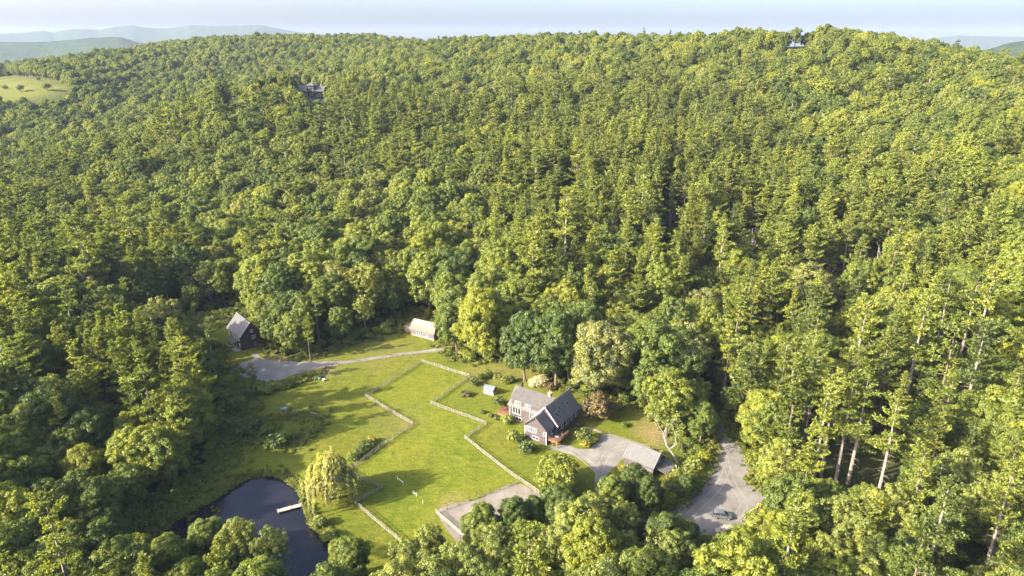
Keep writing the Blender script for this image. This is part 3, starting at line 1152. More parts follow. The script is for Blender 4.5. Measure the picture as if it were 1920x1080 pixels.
# beyond the crest nothing shows: drop what lies well under the skyline
cand, cx_, cy_, cz_, qx, qy, qz = (v[ok] for v in (cand, cx_, cy_, cz_, qx, qy, qz))
pp = pine_p(qx, qy - 60 * 200 / np.maximum(qz, 200), cx_, cy_)
isp = rnd.random(len(pp)) < pp
scl = rnd.triangular(.65, 1.25, 1.75, len(pp)) * (.84 + .32 * fbm(cx_, cy_, 45)) * np.where(isp, 1.22 - .10 * (qx > 1400), 1.06) * np.interp(cy_, [110, 180, 300, 420, 620, 900], [.80, .90, .88, .78, .74, .68])
var = np.where(isp, rnd.choice(len(PP), len(pp), p=[.28, .10, .22, .08, .22, .10]), rnd.integers(0, len(BP), len(pp)))
# pines with bare stems gather on the right, full cones on the left
var = np.where(isp & (qx > 1450) & (qy > 600) & (rnd.random(len(pp)) < .3), 1, var)
freshp = np.clip((qy - 900) / 60, 0, 1) * (qx > 560) * .75 + .06
isf = (~isp) & (rnd.random(len(pp)) < freshp)
PLACED = []           # (kind, proto, x, y, z, s, rz, hand_label)


def crown_pts(x, y, z, h, R):
    """silhouette samples of a crown"""
    o = []
    for t, w in ((1.0, 0), (.92, .45), (.8, .75), (.62, .95), (.45, .95), (.3, .7)):
        for s_ in (-1, 1):
            o.append(proj(x + s_ * R * w * .9, y, z + h * t)[:2])
    return np.array(o)


def blocks(x, y, z, h, R):
    u0, v0, w0 = proj(x, y, z + h * .6)
    r0 = (h * .55 + R) * F_PX / w0
    if not any(u0 + r0 > q[0] and u0 - r0 < q[1] and v0 + r0 > q[2] and v0 - r0 < q[3] for q in SEEN_BOX):
        return False
    p = crown_pts(x, y, z, h, R)
    return any(in_poly(p[:, 0], p[:, 1], s_).any() for s_ in SEEN)


HAND = []             # trees set one by one: (pixel of the crown's top, proto, scale, label)


def stand(px, py, h):
    """where a tree of height h stands whose top shows at this pixel"""
    d = ray(px, py)
    lo, hi = 60., 1800.
    f = lambda t: CAM_Z + d[2] * t - (H(d[0] * t, d[1] * t) + h)
    t = lo
    while t < hi and f(t) > 0:
        t += 2
    a_, b_ = t - 2, t
    for _ in range(12):
        m_ = (a_ + b_) / 2
        if f(m_) > 0:
            a_ = m_
        else:
            b_ = m_
    return d[0] * a_, d[1] * a_, H(d[0] * a_, d[1] * a_)


HT = [  # px, py of top, proto, scale
    (905, 540, BP[0], 1.05), (860, 470, BP[2], 1.0), (985, 580, BP[1], .9), (1045, 575, BP[1], 1.0), (1130, 600, BP[0], 1.05), (1180, 640, BP[4], 1.0), (1100, 560, BP[1], .95), (950, 500, BP[2], 1.0), (800, 470, BP[1], .95),
    (545, 545, BP[2], .9), (590, 560, PP[4], .66), (515, 570, BP[4], .95), (635, 575, BP[3], .8), (575, 600, PP[2], .6), (680, 540, BP[1], .7), (735, 525, BP[5], .7),
    (1260, 690, BP[5], .95), (1300, 700, BP[1], .9), (1225, 660, BP[3], .95), (1320, 760, FP[0], .75), (1280, 725, FP[1], .8),
    (1470, 825, FP[0], .95), (1440, 870, BP[4], .5),
    (1370, 600, PP[3], .95), (1395, 640, PP[3], .8),
    (1575, 690, PP[1], 1.0), (1603, 705, PP[1], 1.22), (1630, 695, PP[1], 1.02), (1685, 740, PP[1], 1.15), (1556, 725, PP[1], 1.15),
    (1150, 905, FP[0], .72), (1190, 890, FP[1], .68), (1230, 895, BP[5], .5), (1215, 905, FP[0], .62), (1290, 890, BP[4], .5), (1270, 885, BP[4], .42),
    (1110, 925, FP[0], .8), (1050, 925, FP[1], .8), (965, 945, FP[0], .7), (900, 962, FP[1], .72), (1000, 940, FP[0], .6), (1170, 940, FP[0], .78), (1240, 960, BP[4], .62), (1290, 975, BP[4], .6), (1320, 1000, BP[0], .5),
    (800, 990, FP[1], .85), (760, 1010, FP[0], .75), (650, 1026, FP[1], .72), (440, 978, FP[1], .95), (385, 990, FP[1], .85), (500, 990, FP[0], .8), (310, 1020, FP[1], .8), (250, 1000, BP[4], .8),
    (155, 850, FP[1], 1.0), (230, 870, BP[5], .9), (75, 900, BP[0], .9),
    (1440, 955, BP[4], .75), (1480, 960, BP[5], .8), (1400, 985, BP[4], .6), (1520, 950, PP[4], .75),
    (240, 460, PP[2], 1.05), (300, 465, PP[0], .9), (365, 440, PP[0], .95), (130, 530, PP[0], .9), (150, 680, PP[4], .9), (110, 640, PP[0], .9), (230, 690, PP[0], .9), (300, 700, PP[1], .85), (270, 600, PP[4], .8), (330, 610, PP[2], .75),
    (390, 615, PP[4], .75), (350, 660, PP[0], .75), (200, 600, BP[4], .8),
    (1700, 700, PP[0], .9), (1830, 790, PP[0], .85), (1750, 860, BP[0], .95), (1650, 930, PP[4], .9), (1560, 900, BP[5], .7), (1850, 620, PP[0], .95), (1690, 560, PP[2], 1.0), (1500, 500, BP[2], 1.0), (1540, 620, BP[0], 1.),
]
# sunlit openings: the trees that stand towards the sun from these are young and low
SUNH = (-math.cos(SUN_AZ), -math.sin(SUN_AZ))
LIT = [(*G(400, 598)[:2], 13, .8), (*G(440, 625)[:2], 9, .75), (*G(795, 632)[:2], 9, .7)]


def sun_cap(x, y, s, h):
    for (lx_, ly_, lw_, k_) in LIT:
        al = (lx_ - x) * SUNH[0] + (ly_ - y) * SUNH[1]
        la = abs((lx_ - x) * SUNH[1] - (ly_ - y) * SUNH[0])
        if 0 < al < 60 and la < lw_:
            s = min(s, (al * math.tan(SUN_EL) * k_ + 4) / h)
    return s


for (px, py, pr, s) in HT:
    s *= (1.25 if py < 700 else 1.0) * (1.2 if 780 < px < 1140 and py < 620 else 1)
    if px < 430 and py > 560:
        s *= .86
    x, y, z = stand(px, py, pr.h * s)
    s2 = sun_cap(x, y, s, pr.h)
    if s2 < s:
        s = max(s2, .35)
        x, y, z = stand(px, py, pr.h * s)
    k = 'pine' if pr in PP else 'broad'
    PLACED.append((k, pr, x, y, z, s, rnd.uniform(0, 6.28), True))
hx = np.array([p[2] for p in PLACED])
hy = np.array([p[3] for p in PLACED])
for i in range(len(cand)):
    x, y, z, s = cx_[i], cy_[i], cz_[i], scl[i]
    if isp[i] and y > 600:
        s *= .78
    if y < 300 and (np.hypot(hx - x, hy - y) < 6.2).any():
        continue
    pr = PP[var[i]] if isp[i] else (FP[var[i] % 2] if isf[i] else BP[var[i]])
    if x < -55 and y < 250 and poly_dist(np.array([x]), np.array([y]), OPEN)[0] < 45:
        s *= .86
    s = sun_cap(x, y, s, pr.h)
    if s < .3:
        continue
    if y < 260:
        for tr_ in (1, .78, .6, .45):
            if not blocks(x, y, z, pr.h * s * tr_, pr.R * s * tr_):
                s *= tr_
                break
        else:
            continue
    elif y < 1300 and blocks(x, y, z, pr.h * s, pr.R * s):
        continue
    PLACED.append(('pine' if isp[i] else 'broad', pr, x, y, z, s, rnd.uniform(0, 6.28), False))

MARKS = [('beside the pond', *G(420, 950)[:2], 32), ('beside the dark barn', *G(458, 640)[:2], 30), ('behind the gambrel shed', *G(800, 600)[:2], 26), ('behind the grey house', *G(1080, 715)[:2], 34),
         ('around the garage', *G(1240, 890)[:2], 24), ('around the car parking area', *G(1390, 960)[:2], 34), ('below the riding arena', *G(920, 1050)[:2], 38), ('on the slope left of the barn', *G(250, 620)[:2], 60),
         ('beside the lane into the wood', *G(1345, 790)[:2], 28), ('among the bare stemmed pines', *G(1620, 900)[:2], 30), ('near the large pale dead tree', *stand(1553, 485, 19)[:2], 45), ('near the bare grey dead tree', *stand(72, 655, 15)[:2], 32),
         ('on the slope above the gambrel shed', *stand(780, 470, 18)[:2], 45), ('on the slope above the barn', *stand(430, 470, 18)[:2], 45), ('below the car parking area', *G(1400, 1070)[:2], 24), ('in the corner wood below the pond', *G(120, 1000)[:2], 40)]


def where(x, y):
    best, bl = 9, None
    for (l, mx, my, r) in MARKS:
        d = math.hypot(x - mx, y - my) / r
        if d < best and d < 1:
            best, bl = d, l
    return bl or ('in the forest behind the clearing' if y > 225 else 'in the forest beside the clearing')


stuffs = {'broad': [], 'pine': []}
for kind in ('broad', 'pine'):
    L = [p for p in PLACED if p[0] == kind]
    P = np.array([(p[2], p[3], p[4] + p[1].h * p[5] * .75) for p in L])
    u, v, w = proj(P[:, 0], P[:, 1], P[:, 2])
    R_ = np.array([p[1].R * p[5] for p in L]) * F_PX / w
    vis = (u > -R_ * .6) & (u < 1920 + R_ * .6) & (v < 1080 + R_ * .5) & (v > 0)
    order = sorted(range(len(L)), key=lambda i: (not vis[i], -R_[i]))
    for n_, i in enumerate(order):
        _, pr, x, y, z, s, rz, hand = L[i]
        if n_ < 290 and vis[i]:
            pr.place(x, y, z, s, rz, ('young ' if s < .85 else 'big ' if s > 1.35 else '') + pr.what + ' ' + where(x, y), 'broadleaf trees of the wood' if kind == 'broad' else 'pine trees of the wood')
        else:
            stuffs[kind].append(L[i])


def scatter(name, items, protos, label, cat, mat):
    """one object: whole-tree meshes set on points with geometry nodes"""
    me = bpy.data.meshes.new(name)
    me.from_pydata([(p[2], p[3], p[4]) for p in items], [], [])
    ix = {p.key: i for i, p in enumerate(protos)}
    for an, ty, vals in (('pick', 'INT', [ix[p[1].key] for p in items]), ('size', 'FLOAT', [p[5] for p in items]), ('turn', 'FLOAT', [p[6] for p in items])):
        a_ = me.attributes.new(an, ty, 'POINT')
        a_.data.foreach_set('value', np.array(vals, np.int32 if ty == 'INT' else np.float32))
    me.materials.append(MATS[mat])
    o = add_obj(name, me, kind='stuff', label=label, category=cat)
    g = bpy.data.node_groups.new(name + '_nodes', 'GeometryNodeTree')
    g.interface.new_socket('Geometry', in_out='INPUT', socket_type='NodeSocketGeometry')
    g.interface.new_socket('Geometry', in_out='OUTPUT', socket_type='NodeSocketGeometry')
    gi, go = g.nodes.new('NodeGroupInput'), g.nodes.new('NodeGroupOutput')
    pick = None
    iop = g.nodes.new('GeometryNodeInstanceOnPoints')
    g.links.new(gi.outputs[0], iop.inputs['Points'])
    j = g.nodes.new('GeometryNodeJoinGeometry')
    for p in protos:
        src = bpy.data.objects.new(p.name + '_source', p.both)
        oi = g.nodes.new('GeometryNodeObjectInfo')
        oi.inputs['Object'].default_value = src
        oi.transform_space = 'ORIGINAL'
        gt = g.nodes.new('GeometryNodeGeometryToInstance')
        g.links.new(oi.outputs['Geometry'], gt.inputs[0])
        g.links.new(gt.outputs[0], j.inputs[0])
    g.links.new(j.outputs[0], iop.inputs['Instance'])
    iop.inputs['Pick Instance'].default_value = True

    def na(n, t):
        a_ = g.nodes.new('GeometryNodeInputNamedAttribute')
        a_.data_type = t
        a_.inputs['Name'].default_value = n
        return a_.outputs[0]
    g.links.new(na('pick', 'INT'), iop.inputs['Instance Index'])
    cb = g.nodes.new('ShaderNodeCombineXYZ')
    g.links.new(na('turn', 'FLOAT'), cb.inputs[2])
    rot = g.nodes.new('FunctionNodeEulerToRotation')
    g.links.new(cb.outputs[0], rot.inputs[0])
    g.links.new(rot.outputs[0], iop.inputs['Rotation'])
    cs = g.nodes.new('ShaderNodeCombineXYZ')
    sz = na('size', 'FLOAT')
    for k in range(3):
        g.links.new(sz, cs.inputs[k])
    g.links.new(cs.outputs[0], iop.inputs['Scale'])
    g.links.new(iop.outputs[0], go.inputs[0])
    md = o.modifiers.new('scatter', 'NODES')
    md.node_group = g
    return o


scatter('broadleaf_forest', stuffs['broad'], BP + FP, 'dense broadleaf forest covering the hill up to the skyline', 'forest', 'broadleaf_foliage')
scatter('pine_forest', stuffs['pine'], PP, 'pines mixed through the forest on the hill', 'forest', 'pine_needles')
print('trees', len(PLACED), {k: len(v) for k, v in stuffs.items()}, [(p.key, p.n) for p in BP + FP + PP])

# undergrowth: seedlings and shrubs under and between the trees, weeds along edges
und = []
ux = rnd.uniform(-150, 170, 9000)
uy = rnd.uniform(80, 330, 9000)
um = ~in_poly(ux, uy, OPEN) & (poly_dist(ux, uy, lane, False) > 2.5)
a_, b_, c_ = proj(ux, uy, H_np(ux, uy))
um &= (a_ > -200) & (a_ < 2100) & (b_ < 1250)
ux, uy = ux[um], uy[um]
uz = H_np(ux, uy)
for x, y, z in zip(ux, uy, uz):
    s = rnd.uniform(.5, 1.25)
    if y < 160 and blocks(x, y, z, 2.5 * s, 1.5 * s):
        continue
    und.append((0, UND[rnd.integers(0, 2)], x, y, z - .1, s, rnd.uniform(0, 6.28), 0))
scatter('undergrowth', und, UND, 'green undergrowth between the forest trunks', 'undergrowth', 'broadleaf_foliage')
# ------------------------------------------------------------------ building materials
def siding(name, col, step=.18, var=.15, vertical=False):
    m, nt, out = new_mat(name)
    tc = nt.nodes.new('ShaderNodeTexCoord')
    w = nt.nodes.new('ShaderNodeTexWave')
    w.wave_type = 'BANDS'
    w.bands_direction = 'X' if vertical else 'Z'
    w.wave_profile = 'SAW'
    w.inputs['Scale'].default_value = .314 / step
    nt.links.new(tc.outputs['Object'], w.inputs['Vector'])
    n = noise(nt, 1.3, 5, .65, tc.outputs['Object'])
    c = ramp(nt, n, [(.3, tuple(x * (1 - var) for x in col)), (.7, tuple(x * (1 + var) for x in col))])
    c = mixc(nt, 1.0, c, ramp(nt, w.outputs['Fac'], [(0, (.78, .78, .78)), (.25, (1, 1, 1))]), 'MULTIPLY')
    b = nd(nt, 'ShaderNodeBsdfPrincipled')
    b.inputs['Roughness'].default_value = .75
    b.inputs['Specular IOR Level'].default_value = .25
    nt.links.new(c, b.inputs['Base Color'])
    nt.links.new(b.outputs[0], out.inputs[0])


siding('house_siding', (.066, .053, .056))
siding('barn_boards', (.050, .036, .029), .25, .3, True)
siding('shed_siding', (0.098, 0.085, 0.098), .2)
siding('lodge_boards', (.028, .030, .04), .3, .3)
paint('metal_roof', (.084, .080, .077), .18, .9, .5, .0, spec=.35)
paint('barn_roof', (.078, .081, .086), .12, .7, .5, spec=.35)
paint('dark_roof', (.088, .086, .084), .2, .8, .6)
paint('garage_roof', (.085, .085, .085), .15, .8, .5, spec=.4)
paint('tin_roof', (.20, .19, .18), .2, 1.2, .5, .0)
paint('rusty_tin', (.135, .085, .065), .4, 1.6, .6, .0)
paint('white_trim', (0.560, 0.544, 0.512), .06, 3, .6)
paint('brick', (0.264, 0.128, 0.080), .25, 6, .9, bump=.3)
paint('concrete', (0.204, 0.192, 0.174), .15, 2, .9)
paint('deck_wood', (.16, .085, .045), .25, 5, .8)
paint('weathered_wood', (0.238, 0.203, 0.168), .22, 4, .85)
paint('dock_wood', (0.298, 0.273, 0.242), .15, 5, .8)
paint('fence_wood', (.22, .203, .185), .2, 4, .85)
paint('pole_wood', (.13, .08, .05), .25, 3, .9)
paint('dark_metal', (.03, .03, .032), .2, 4, .5)
paint('grey_metal', (.35, .36, .37), .1, 4, .4, .6)
paint('rubber', (.018, .018, .018), .2, 6, .85)
paint('yellow_paint', (0.558, 0.378, 0.018), .15, 5, .5)
paint('blue_tarp', (.05, .12, .30), .15, 3, .5)
paint('boat_hull', (0.225, 0.250, 0.290), .12, 3, .4)
paint('stone', (0.234, 0.208, 0.182), .35, 2.2, .95, bump=.4, bscale=6)
paint('red_cushion', (.13, .03, .025), .15, 4, .9)
paint('canvas', (0.544, 0.512, 0.480), .08, 4, .9)
paint('plastic_red', (.22, .05, .04), .1, 3, .6)
paint('plastic_green', (.06, .25, .12), .1, 3, .6)
m, nt, out = new_mat('window_glass')
b = nd(nt, 'ShaderNodeBsdfPrincipled')
b.inputs['Base Color'].default_value = (.02, .024, .03, 1)
b.inputs['Roughness'].default_value = .08
b.inputs['Specular IOR Level'].default_value = .7
nt.links.new(b.outputs[0], out.inputs[0])
m, nt, out = new_mat('greenhouse_glass')
b = nd(nt, 'ShaderNodeBsdfPrincipled')
b.inputs['Base Color'].default_value = (.10, .12, .14, 1)
b.inputs['Roughness'].default_value = .35
b.inputs['Specular IOR Level'].default_value = .8
nt.links.new(b.outputs[0], out.inputs[0])
m, nt, out = new_mat('car_paint')
b = nd(nt, 'ShaderNodeBsdfPrincipled')
tc = nt.nodes.new('ShaderNodeTexCoord')
nt.links.new(ramp(nt, noise(nt, 1.5, 3, .5, tc.outputs['Object']), [(.3, (.15, .165, .19)), (.7, (.18, .195, .22))]), b.inputs['Base Color'])
b.inputs['Roughness'].default_value = .3
b.inputs['Metallic'].default_value = .55
b.inputs['Coat Weight'].default_value = .6
nt.links.new(b.outputs[0], out.inputs[0])


def slab(mb, a, b, c, d, th):
    """roof slab: corners a b (eave) c d (ridge), top surface, thickness straight down"""
    top_ = [Vector(p) for p in (a, b, c, d)]
    bot = [p - Vector((0, 0, th)) for p in top_]
    mb.verts(top_ + bot, [(0, 1, 2, 3), (7, 6, 5, 4), (0, 4, 5, 1), (1, 5, 6, 2), (2, 6, 7, 3), (3, 7, 4, 0)])


def seams(mb, a, b, c, d, n, w=.09, h=.10):
    a, b, c, d = (Vector(p) for p in (a, b, c, d))
    up = Vector((0, 0, h / 2 - .005))
    for i in range(n + 1):
        t = i / n
        mb.beam(a + (b - a) * t + up, d + (c - d) * t + up, w, h)


def roof(parent, name, corners, mat, th=.16, n=0):
    mb = MB()
    slab(mb, *corners, th)
    r = mb.build(name, mat, parent)
    if n:
        s = MB()
        seams(s, *corners, n)
        s.build('standing_seams', mat, r, kind='stuff')
    return r


def window(parent, axis_, face, out_sign, a0, a1, z0, z1, panes=2, rows=1, name='window'):
    """window lying in a wall: axis_ 'x' = wall runs along x at y = face; 'y' = wall runs along y at x = face"""
    def bx(mb, p0, p1, q0, q1, d0, d1):
        lo, hi = sorted((face + out_sign * d0, face + out_sign * d1))
        if axis_ == 'x':
            mb.box(p0, p1, lo, hi, q0, q1)
        else:
            mb.box(lo, hi, p0, p1, q0, q1)
    fr = MB()
    t = .09
    bx(fr, a0 - t, a0, z0 - t, z1 + t, -.02, .07)
    bx(fr, a1, a1 + t, z0 - t, z1 + t, -.02, .07)
    bx(fr, a0, a1, z1, z1 + t, -.02, .07)
    bx(fr, a0, a1, z0 - t, z0, -.02, .09)
    for i in range(1, panes):
        c = a0 + (a1 - a0) * i / panes
        bx(fr, c - .05, c + .05, z0, z1, -.02, .06)
    for i in range(1, rows):
        c = z0 + (z1 - z0) * i / rows
        bx(fr, a0, a1, c - .025, c + .025, -.02, .058)
    w = fr.build(name, 'white_trim', parent)
    for i in range(panes):
        p = MB()
        bx(p, a0 + (a1 - a0) * i / panes + .03, a0 + (a1 - a0) * (i + 1) / panes - .03, z0, z1, .0, .03)
        p.build('pane', 'window_glass', w)
    return w


def railing(parent, pts, h=.95, mat='deck_wood', n=None):
    """posts, top rail and balusters along a polyline in the parent's space"""
    r = MB()
    for p, q in zip(pts[:-1], pts[1:]):
        p, q = Vector(p), Vector(q)
        L = (q - p).length
        k = max(1, round(L / 1.6))
        for i in range(k + 1):
            c = p + (q - p) * (i / k)
            r.beam(c + Vector((0, 0, -.05)), c + Vector((0, 0, h)), .10)
        r.beam(p + Vector((0, 0, h)), q + Vector((0, 0, h)), .12, .07)
        r.beam(p + Vector((0, 0, h * .5)), q + Vector((0, 0, h * .5)), .05, .09)
        r.beam(p + Vector((0, 0, h * .22)), q + Vector((0, 0, h * .22)), .05, .09)
    return r.build('railing', mat, parent)


# ------------------------------------------------------------------ main house
ox, oy, _ = at_z(984, 820, .57)
HZ = min(H(ox, oy), .6)
UANG = math.radians(-34.6)
house = thing('house', 'grey clapboard house with metal roofs, brick chimney and wooden deck above the paddock', 'house', (ox, oy, HZ), UANG)
W = MB().prism([(0, -2.), (7.1, -2.), (7.1, 4.5), (3.55, 7.62), (0, 4.5)], 1, 0, 4.3).build('wall', 'house_siding', house, label='front gable wall with a row of white windows')
MB().prism([(.3, -2.), (8.1, -2.), (8.1, 4.75), (4.2, 9.0), (.3, 4.75)], 1, 4.05, 16.2).build('wall', 'house_siding', house)
MB().prism([(6, -2.), (14, -2.), (14, 5.1), (10, 9.0), (6, 5.1)], 0, -9.4, 1.0).build('wall', 'house_siding', house)
MB().prism([(6.12, 4.6), (9.2, 4.6), (9.2, 8.6), (6.12, 6.98)], 0, -8.7, 2.6).build('dormer', 'house_siding', house)
roof(house, 'roof', [(-9.75, 5.5, 4.78), (-8.72, 5.5, 4.78), (-8.72, 10.05, 9.22), (-9.75, 10.05, 9.22)], 'metal_roof', n=2)
roof(house, 'roof', [(-8.72, 5.5, 4.78), (.25, 5.5, 4.78), (.25, 6.1, 5.36), (-8.72, 6.1, 5.36)], 'metal_roof', n=16)
roof(house, 'roof', [(-8.95, 5.75, 7.0), (2.8, 5.75, 7.0), (3.9, 10.0, 9.24), (-8.95, 10.0, 9.24)], 'metal_roof', n=22)
roof(house, 'roof', [(1.0, 14.5, 4.78), (-9.75, 14.5, 4.78), (-9.75, 9.99, 9.24), (1.0, 9.99, 9.24)], 'metal_roof', n=16)
# front bump and main cross gable
roof(house, 'roof', [(7.5, -.35, 4.28), (7.5, 4.0, 4.28), (3.55, 4.0, 7.80), (3.55, -.35, 7.80)], 'dark_roof', n=8)
roof(house, 'roof', [(-.4, 4.0, 4.28), (-.4, -.35, 4.28), (3.55, -.35, 7.78), (3.55, 4.0, 7.78)], 'dark_roof', n=8)
roof(house, 'roof', [(8.55, 3.65, 4.5), (8.55, 16.6, 4.5), (4.2, 16.6, 9.22), (4.2, 3.65, 9.22)], 'dark_roof', n=20)
roof(house, 'roof', [(-.1, 16.6, 4.5), (-.1, 3.65, 4.5), (4.2, 3.65, 9.2), (4.2, 16.6, 9.2)], 'dark_roof', n=20)
tr = MB()
tr.beam((7.5, -.4, 4.2), (3.55, -.4, 7.7), .06, .22).beam((-.4, -.4, 4.2), (3.55, -.4, 7.7), .06, .22)
tr.build('rake_trim', 'house_siding', house)
tr = MB()
tr.beam((8.55, 3.6, 4.45), (4.2, 3.6, 9.16), .06, .24).beam((-.1, 3.6, 4.45), (4.2, 3.6, 9.16), .06, .24)
tr.build('rake_trim', 'white_trim', house)
tr = MB()
tr.beam((-9.78, 5.5, 4.7), (-9.78, 10.0, 9.12), .06, .22).beam((-9.78, 14.5, 4.7), (-9.78, 10.0, 9.12), .06, .22)
tr.build('rake_trim', 'white_trim', house)
MB().box(-.04, .1, -.04, .1, -1.5, 4.4).build('corner_board', 'white_trim', house)
MB().box(7.0, 7.14, -.04, .1, -1.5, 4.4).build('corner_board', 'white_trim', house)
MB().box(-9.44, -9.3, 5.96, 6.1, -1.5, 4.7).build('corner_board', 'white_trim', house)
window(house, 'x', 0, -1, .8, 3.7, 2.65, 3.95, 5)
window(house, 'x', 0, -1, 6.15, 6.7, 2.75, 3.7, 1)
window(house, 'x', 0, -1, 2.6, 4.6, .65, 1.5, 2)
window(house, 'x', 6.12, -1, -7.4, -5.7, 5.6, 6.5, 3)
window(house, 'x', 6.12, -1, -3.9, -2.2, 5.6, 6.5, 3)
window(house, 'x', 6, -1, -8.2, -5.5, 2.5, 4.5, 3)
window(house, 'x', 6, -1, -2.2, -.9, 2.6, 4.5, 2)
window(house, 'x', 6, -1, -7.3, -5.1, .5, 1.45, 2)
for y in (6.3, 9.0, 11.6, 14.2):
    window(house, 'y', 8.1, 1, y, y + .9, 2.5, 4.0, 1, 2)
window(house, 'y', 7.1, 1, 1.0, 1.9, 2.5, 4.1, 1, 2)
d = MB().box(7.1, 7.17, 2.5, 3.4, 1.75, 3.8).build('door', 'white_trim', house)
MB().box(7.17, 7.2, 2.62, 3.28, 2.5, 3.6).build('pane', 'window_glass', d)
MB().box(7.17, 7.25, 2.55, 2.6, 2.6, 2.75).build('handle', 'dark_metal', d)
# skylights lie in the slope of the big roof
nrm = Vector((4.72, 0, 4.35)).normalized()
sl = (Vector((4.2, 0, 9.22)) - Vector((8.55, 0, 4.5))).normalized()
for y, t in ((5.9, 2.9), (7.3, 3.1), (8.5, 3.9), (12.4, 3.6)):
    c = Vector((8.55, y, 4.5)) + sl * t + nrm * .04
    ydir = Vector((0, 1, 0))
    for w_, l_, off, nm, mt, par in ((.46, .68, .06, 'skylight', 'grey_metal', house), (.36, .58, .09, 'pane', 'window_glass', None)):
        mb = MB()
        q = [c + ydir * (sx * w_) + sl * (sy * l_) for sx, sy in ((-1, -1), (-1, 1), (1, 1), (1, -1))]
        mb.verts(q + [p + nrm * off for p in q], [(3, 2, 1, 0), (4, 5, 6, 7), (0, 1, 5, 4), (1, 2, 6, 5), (2, 3, 7, 6), (3, 0, 4, 7)])
        o = mb.build(nm, mt, par or last)
        last = o
ch = MB().box(1.4, 2.3, 9.6, 10.6, 7.6, 10.1).build('chimney', 'brick', house)
MB().box(1.3, 2.4, 9.5, 10.7, 10.1, 10.25).build('cap', 'concrete', ch)
ch = MB().box(-8.9, -8.35, 11.1, 11.65, 7.4, 9.9).build('chimney', 'dark_metal', house, label='dark metal chimney on the left ridge end')
# deck on the shaded side
dk = MB().box(7.13, 10.4, .4, 6.5, 1.45, 1.7)
dk = dk.build('deck', 'deck_wood', house)
for (x, y) in ((10.25, .55), (10.25, 3.5), (10.25, 6.3), (8.7, .55)):
    MB().box(x - .1, x + .1, y - .1, y + .1, -2., 1.45).build('post', 'deck_wood', dk)
railing(dk, [(7.25, .45, 1.7), (10.3, .45, 1.7), (10.3, 6.4, 1.7)])
for i in range(8):
    MB().box(8.4, 10.2, 6.5 + i * .28, 6.78 + i * .28, 1.5 - i * .2, 1.58 - i * .2).build('step', 'deck_wood', dk)
# porch furniture on deck and terrace


def table_set(name, loc, rz, label):
    t = thing(name, label, 'table', loc, rz)
    MB().tube([(0, 0, .70), (0, 0, .75)], [.6, .6], 14).build('tabletop', 'grey_metal', t)
    for a_ in range(4):
        MB().beam((.1, .1, .7), (.42 * math.cos(a_ * 1.57 + .8), .42 * math.sin(a_ * 1.57 + .8), 0), .05).build('leg', 'dark_metal', t)
    return t


def local(o, x, y, z):
    c, s = math.cos(o.rotation_euler.z), math.sin(o.rotation_euler.z)
    return (o.location.x + x * c - y * s, o.location.y + x * s + y * c, o.location.z + z)


table_set('patio_table', local(house, 9.2, 2.0, 1.7), 0, 'round grey metal table on the wooden deck')


def chair(name, loc, rz, label, mat='red_cushion'):
    t = thing(name, label, 'chair', loc, rz, 'garden chairs by the house')
    MB().box(-.27, .27, -.27, .27, .38, .46).build('seat', mat, t)
    MB().prism([(.22, .46), (.30, .46), (.42, 1.05), (.34, 1.05)], 0, -.27, .27).build('backrest', mat, t)
    for sx in (-1, 1):
        for sy in (-1, 1):
            MB().box(sx * .24 - .03, sx * .24 + .03, sy * .24 - .03, sy * .24 + .03, 0, .38).build('leg', mat, t)
    return t


chair('garden_chair', local(house, 8.6, 3.4, 1.7), 0, 'dark metal chair beside the deck table', 'dark_metal')
chair('garden_chair', local(house, 9.8, 3.4, 1.7), -.5, 'dark metal chair against the deck railing', 'dark_metal')
# red terrace at the left end
tx, ty, _ = local(house, -11.6, 7.2, 0)
tz = H(tx, ty)
ter = thing('terrace', 'low wooden terrace at the left end of the grey house', 'terrace', (tx, ty, tz), UANG)
for i in range(9):
    MB().box(-1.9, 1.9, -1.8 + i * .4, -1.8 + i * .4 + .37, .0 if False else .25, .42).build('plank', 'deck_wood', ter)
MB().box(-1.85, 1.85, -1.75, 1.75, -.8, .25).build('frame', 'deck_wood', ter)
railing(ter, [(-1.85, 1.7, .42), (-1.85, -1.75, .42), (1.8, -1.75, .42)])
chair('garden_chair', local(ter, .6, .3, .42), .4, 'red chair beside the closed white parasol')
chair('garden_chair', local(ter, -.7, .5, .42), -.3, 'red chair on the outer side of the terrace')
um = thing('parasol', 'closed white parasol standing on the wooden terrace', 'parasol', local(ter, 1.2, .9, .42), 0)
MB().tube([(0, 0, 0), (0, 0, 2.6)], [.03, .03], 6).build('pole', 'white_trim', um)
MB().tube([(0, 0, .9), (0, 0, 1.1), (0, 0, 1.8), (0, 0, 2.5)], [.2, .24, .16, .03], 8).build('canopy', 'canvas', um)
MB().tube([(0, 0, 0), (0, 0, .08)], [.28, .25], 10).build('base', 'concrete', um)

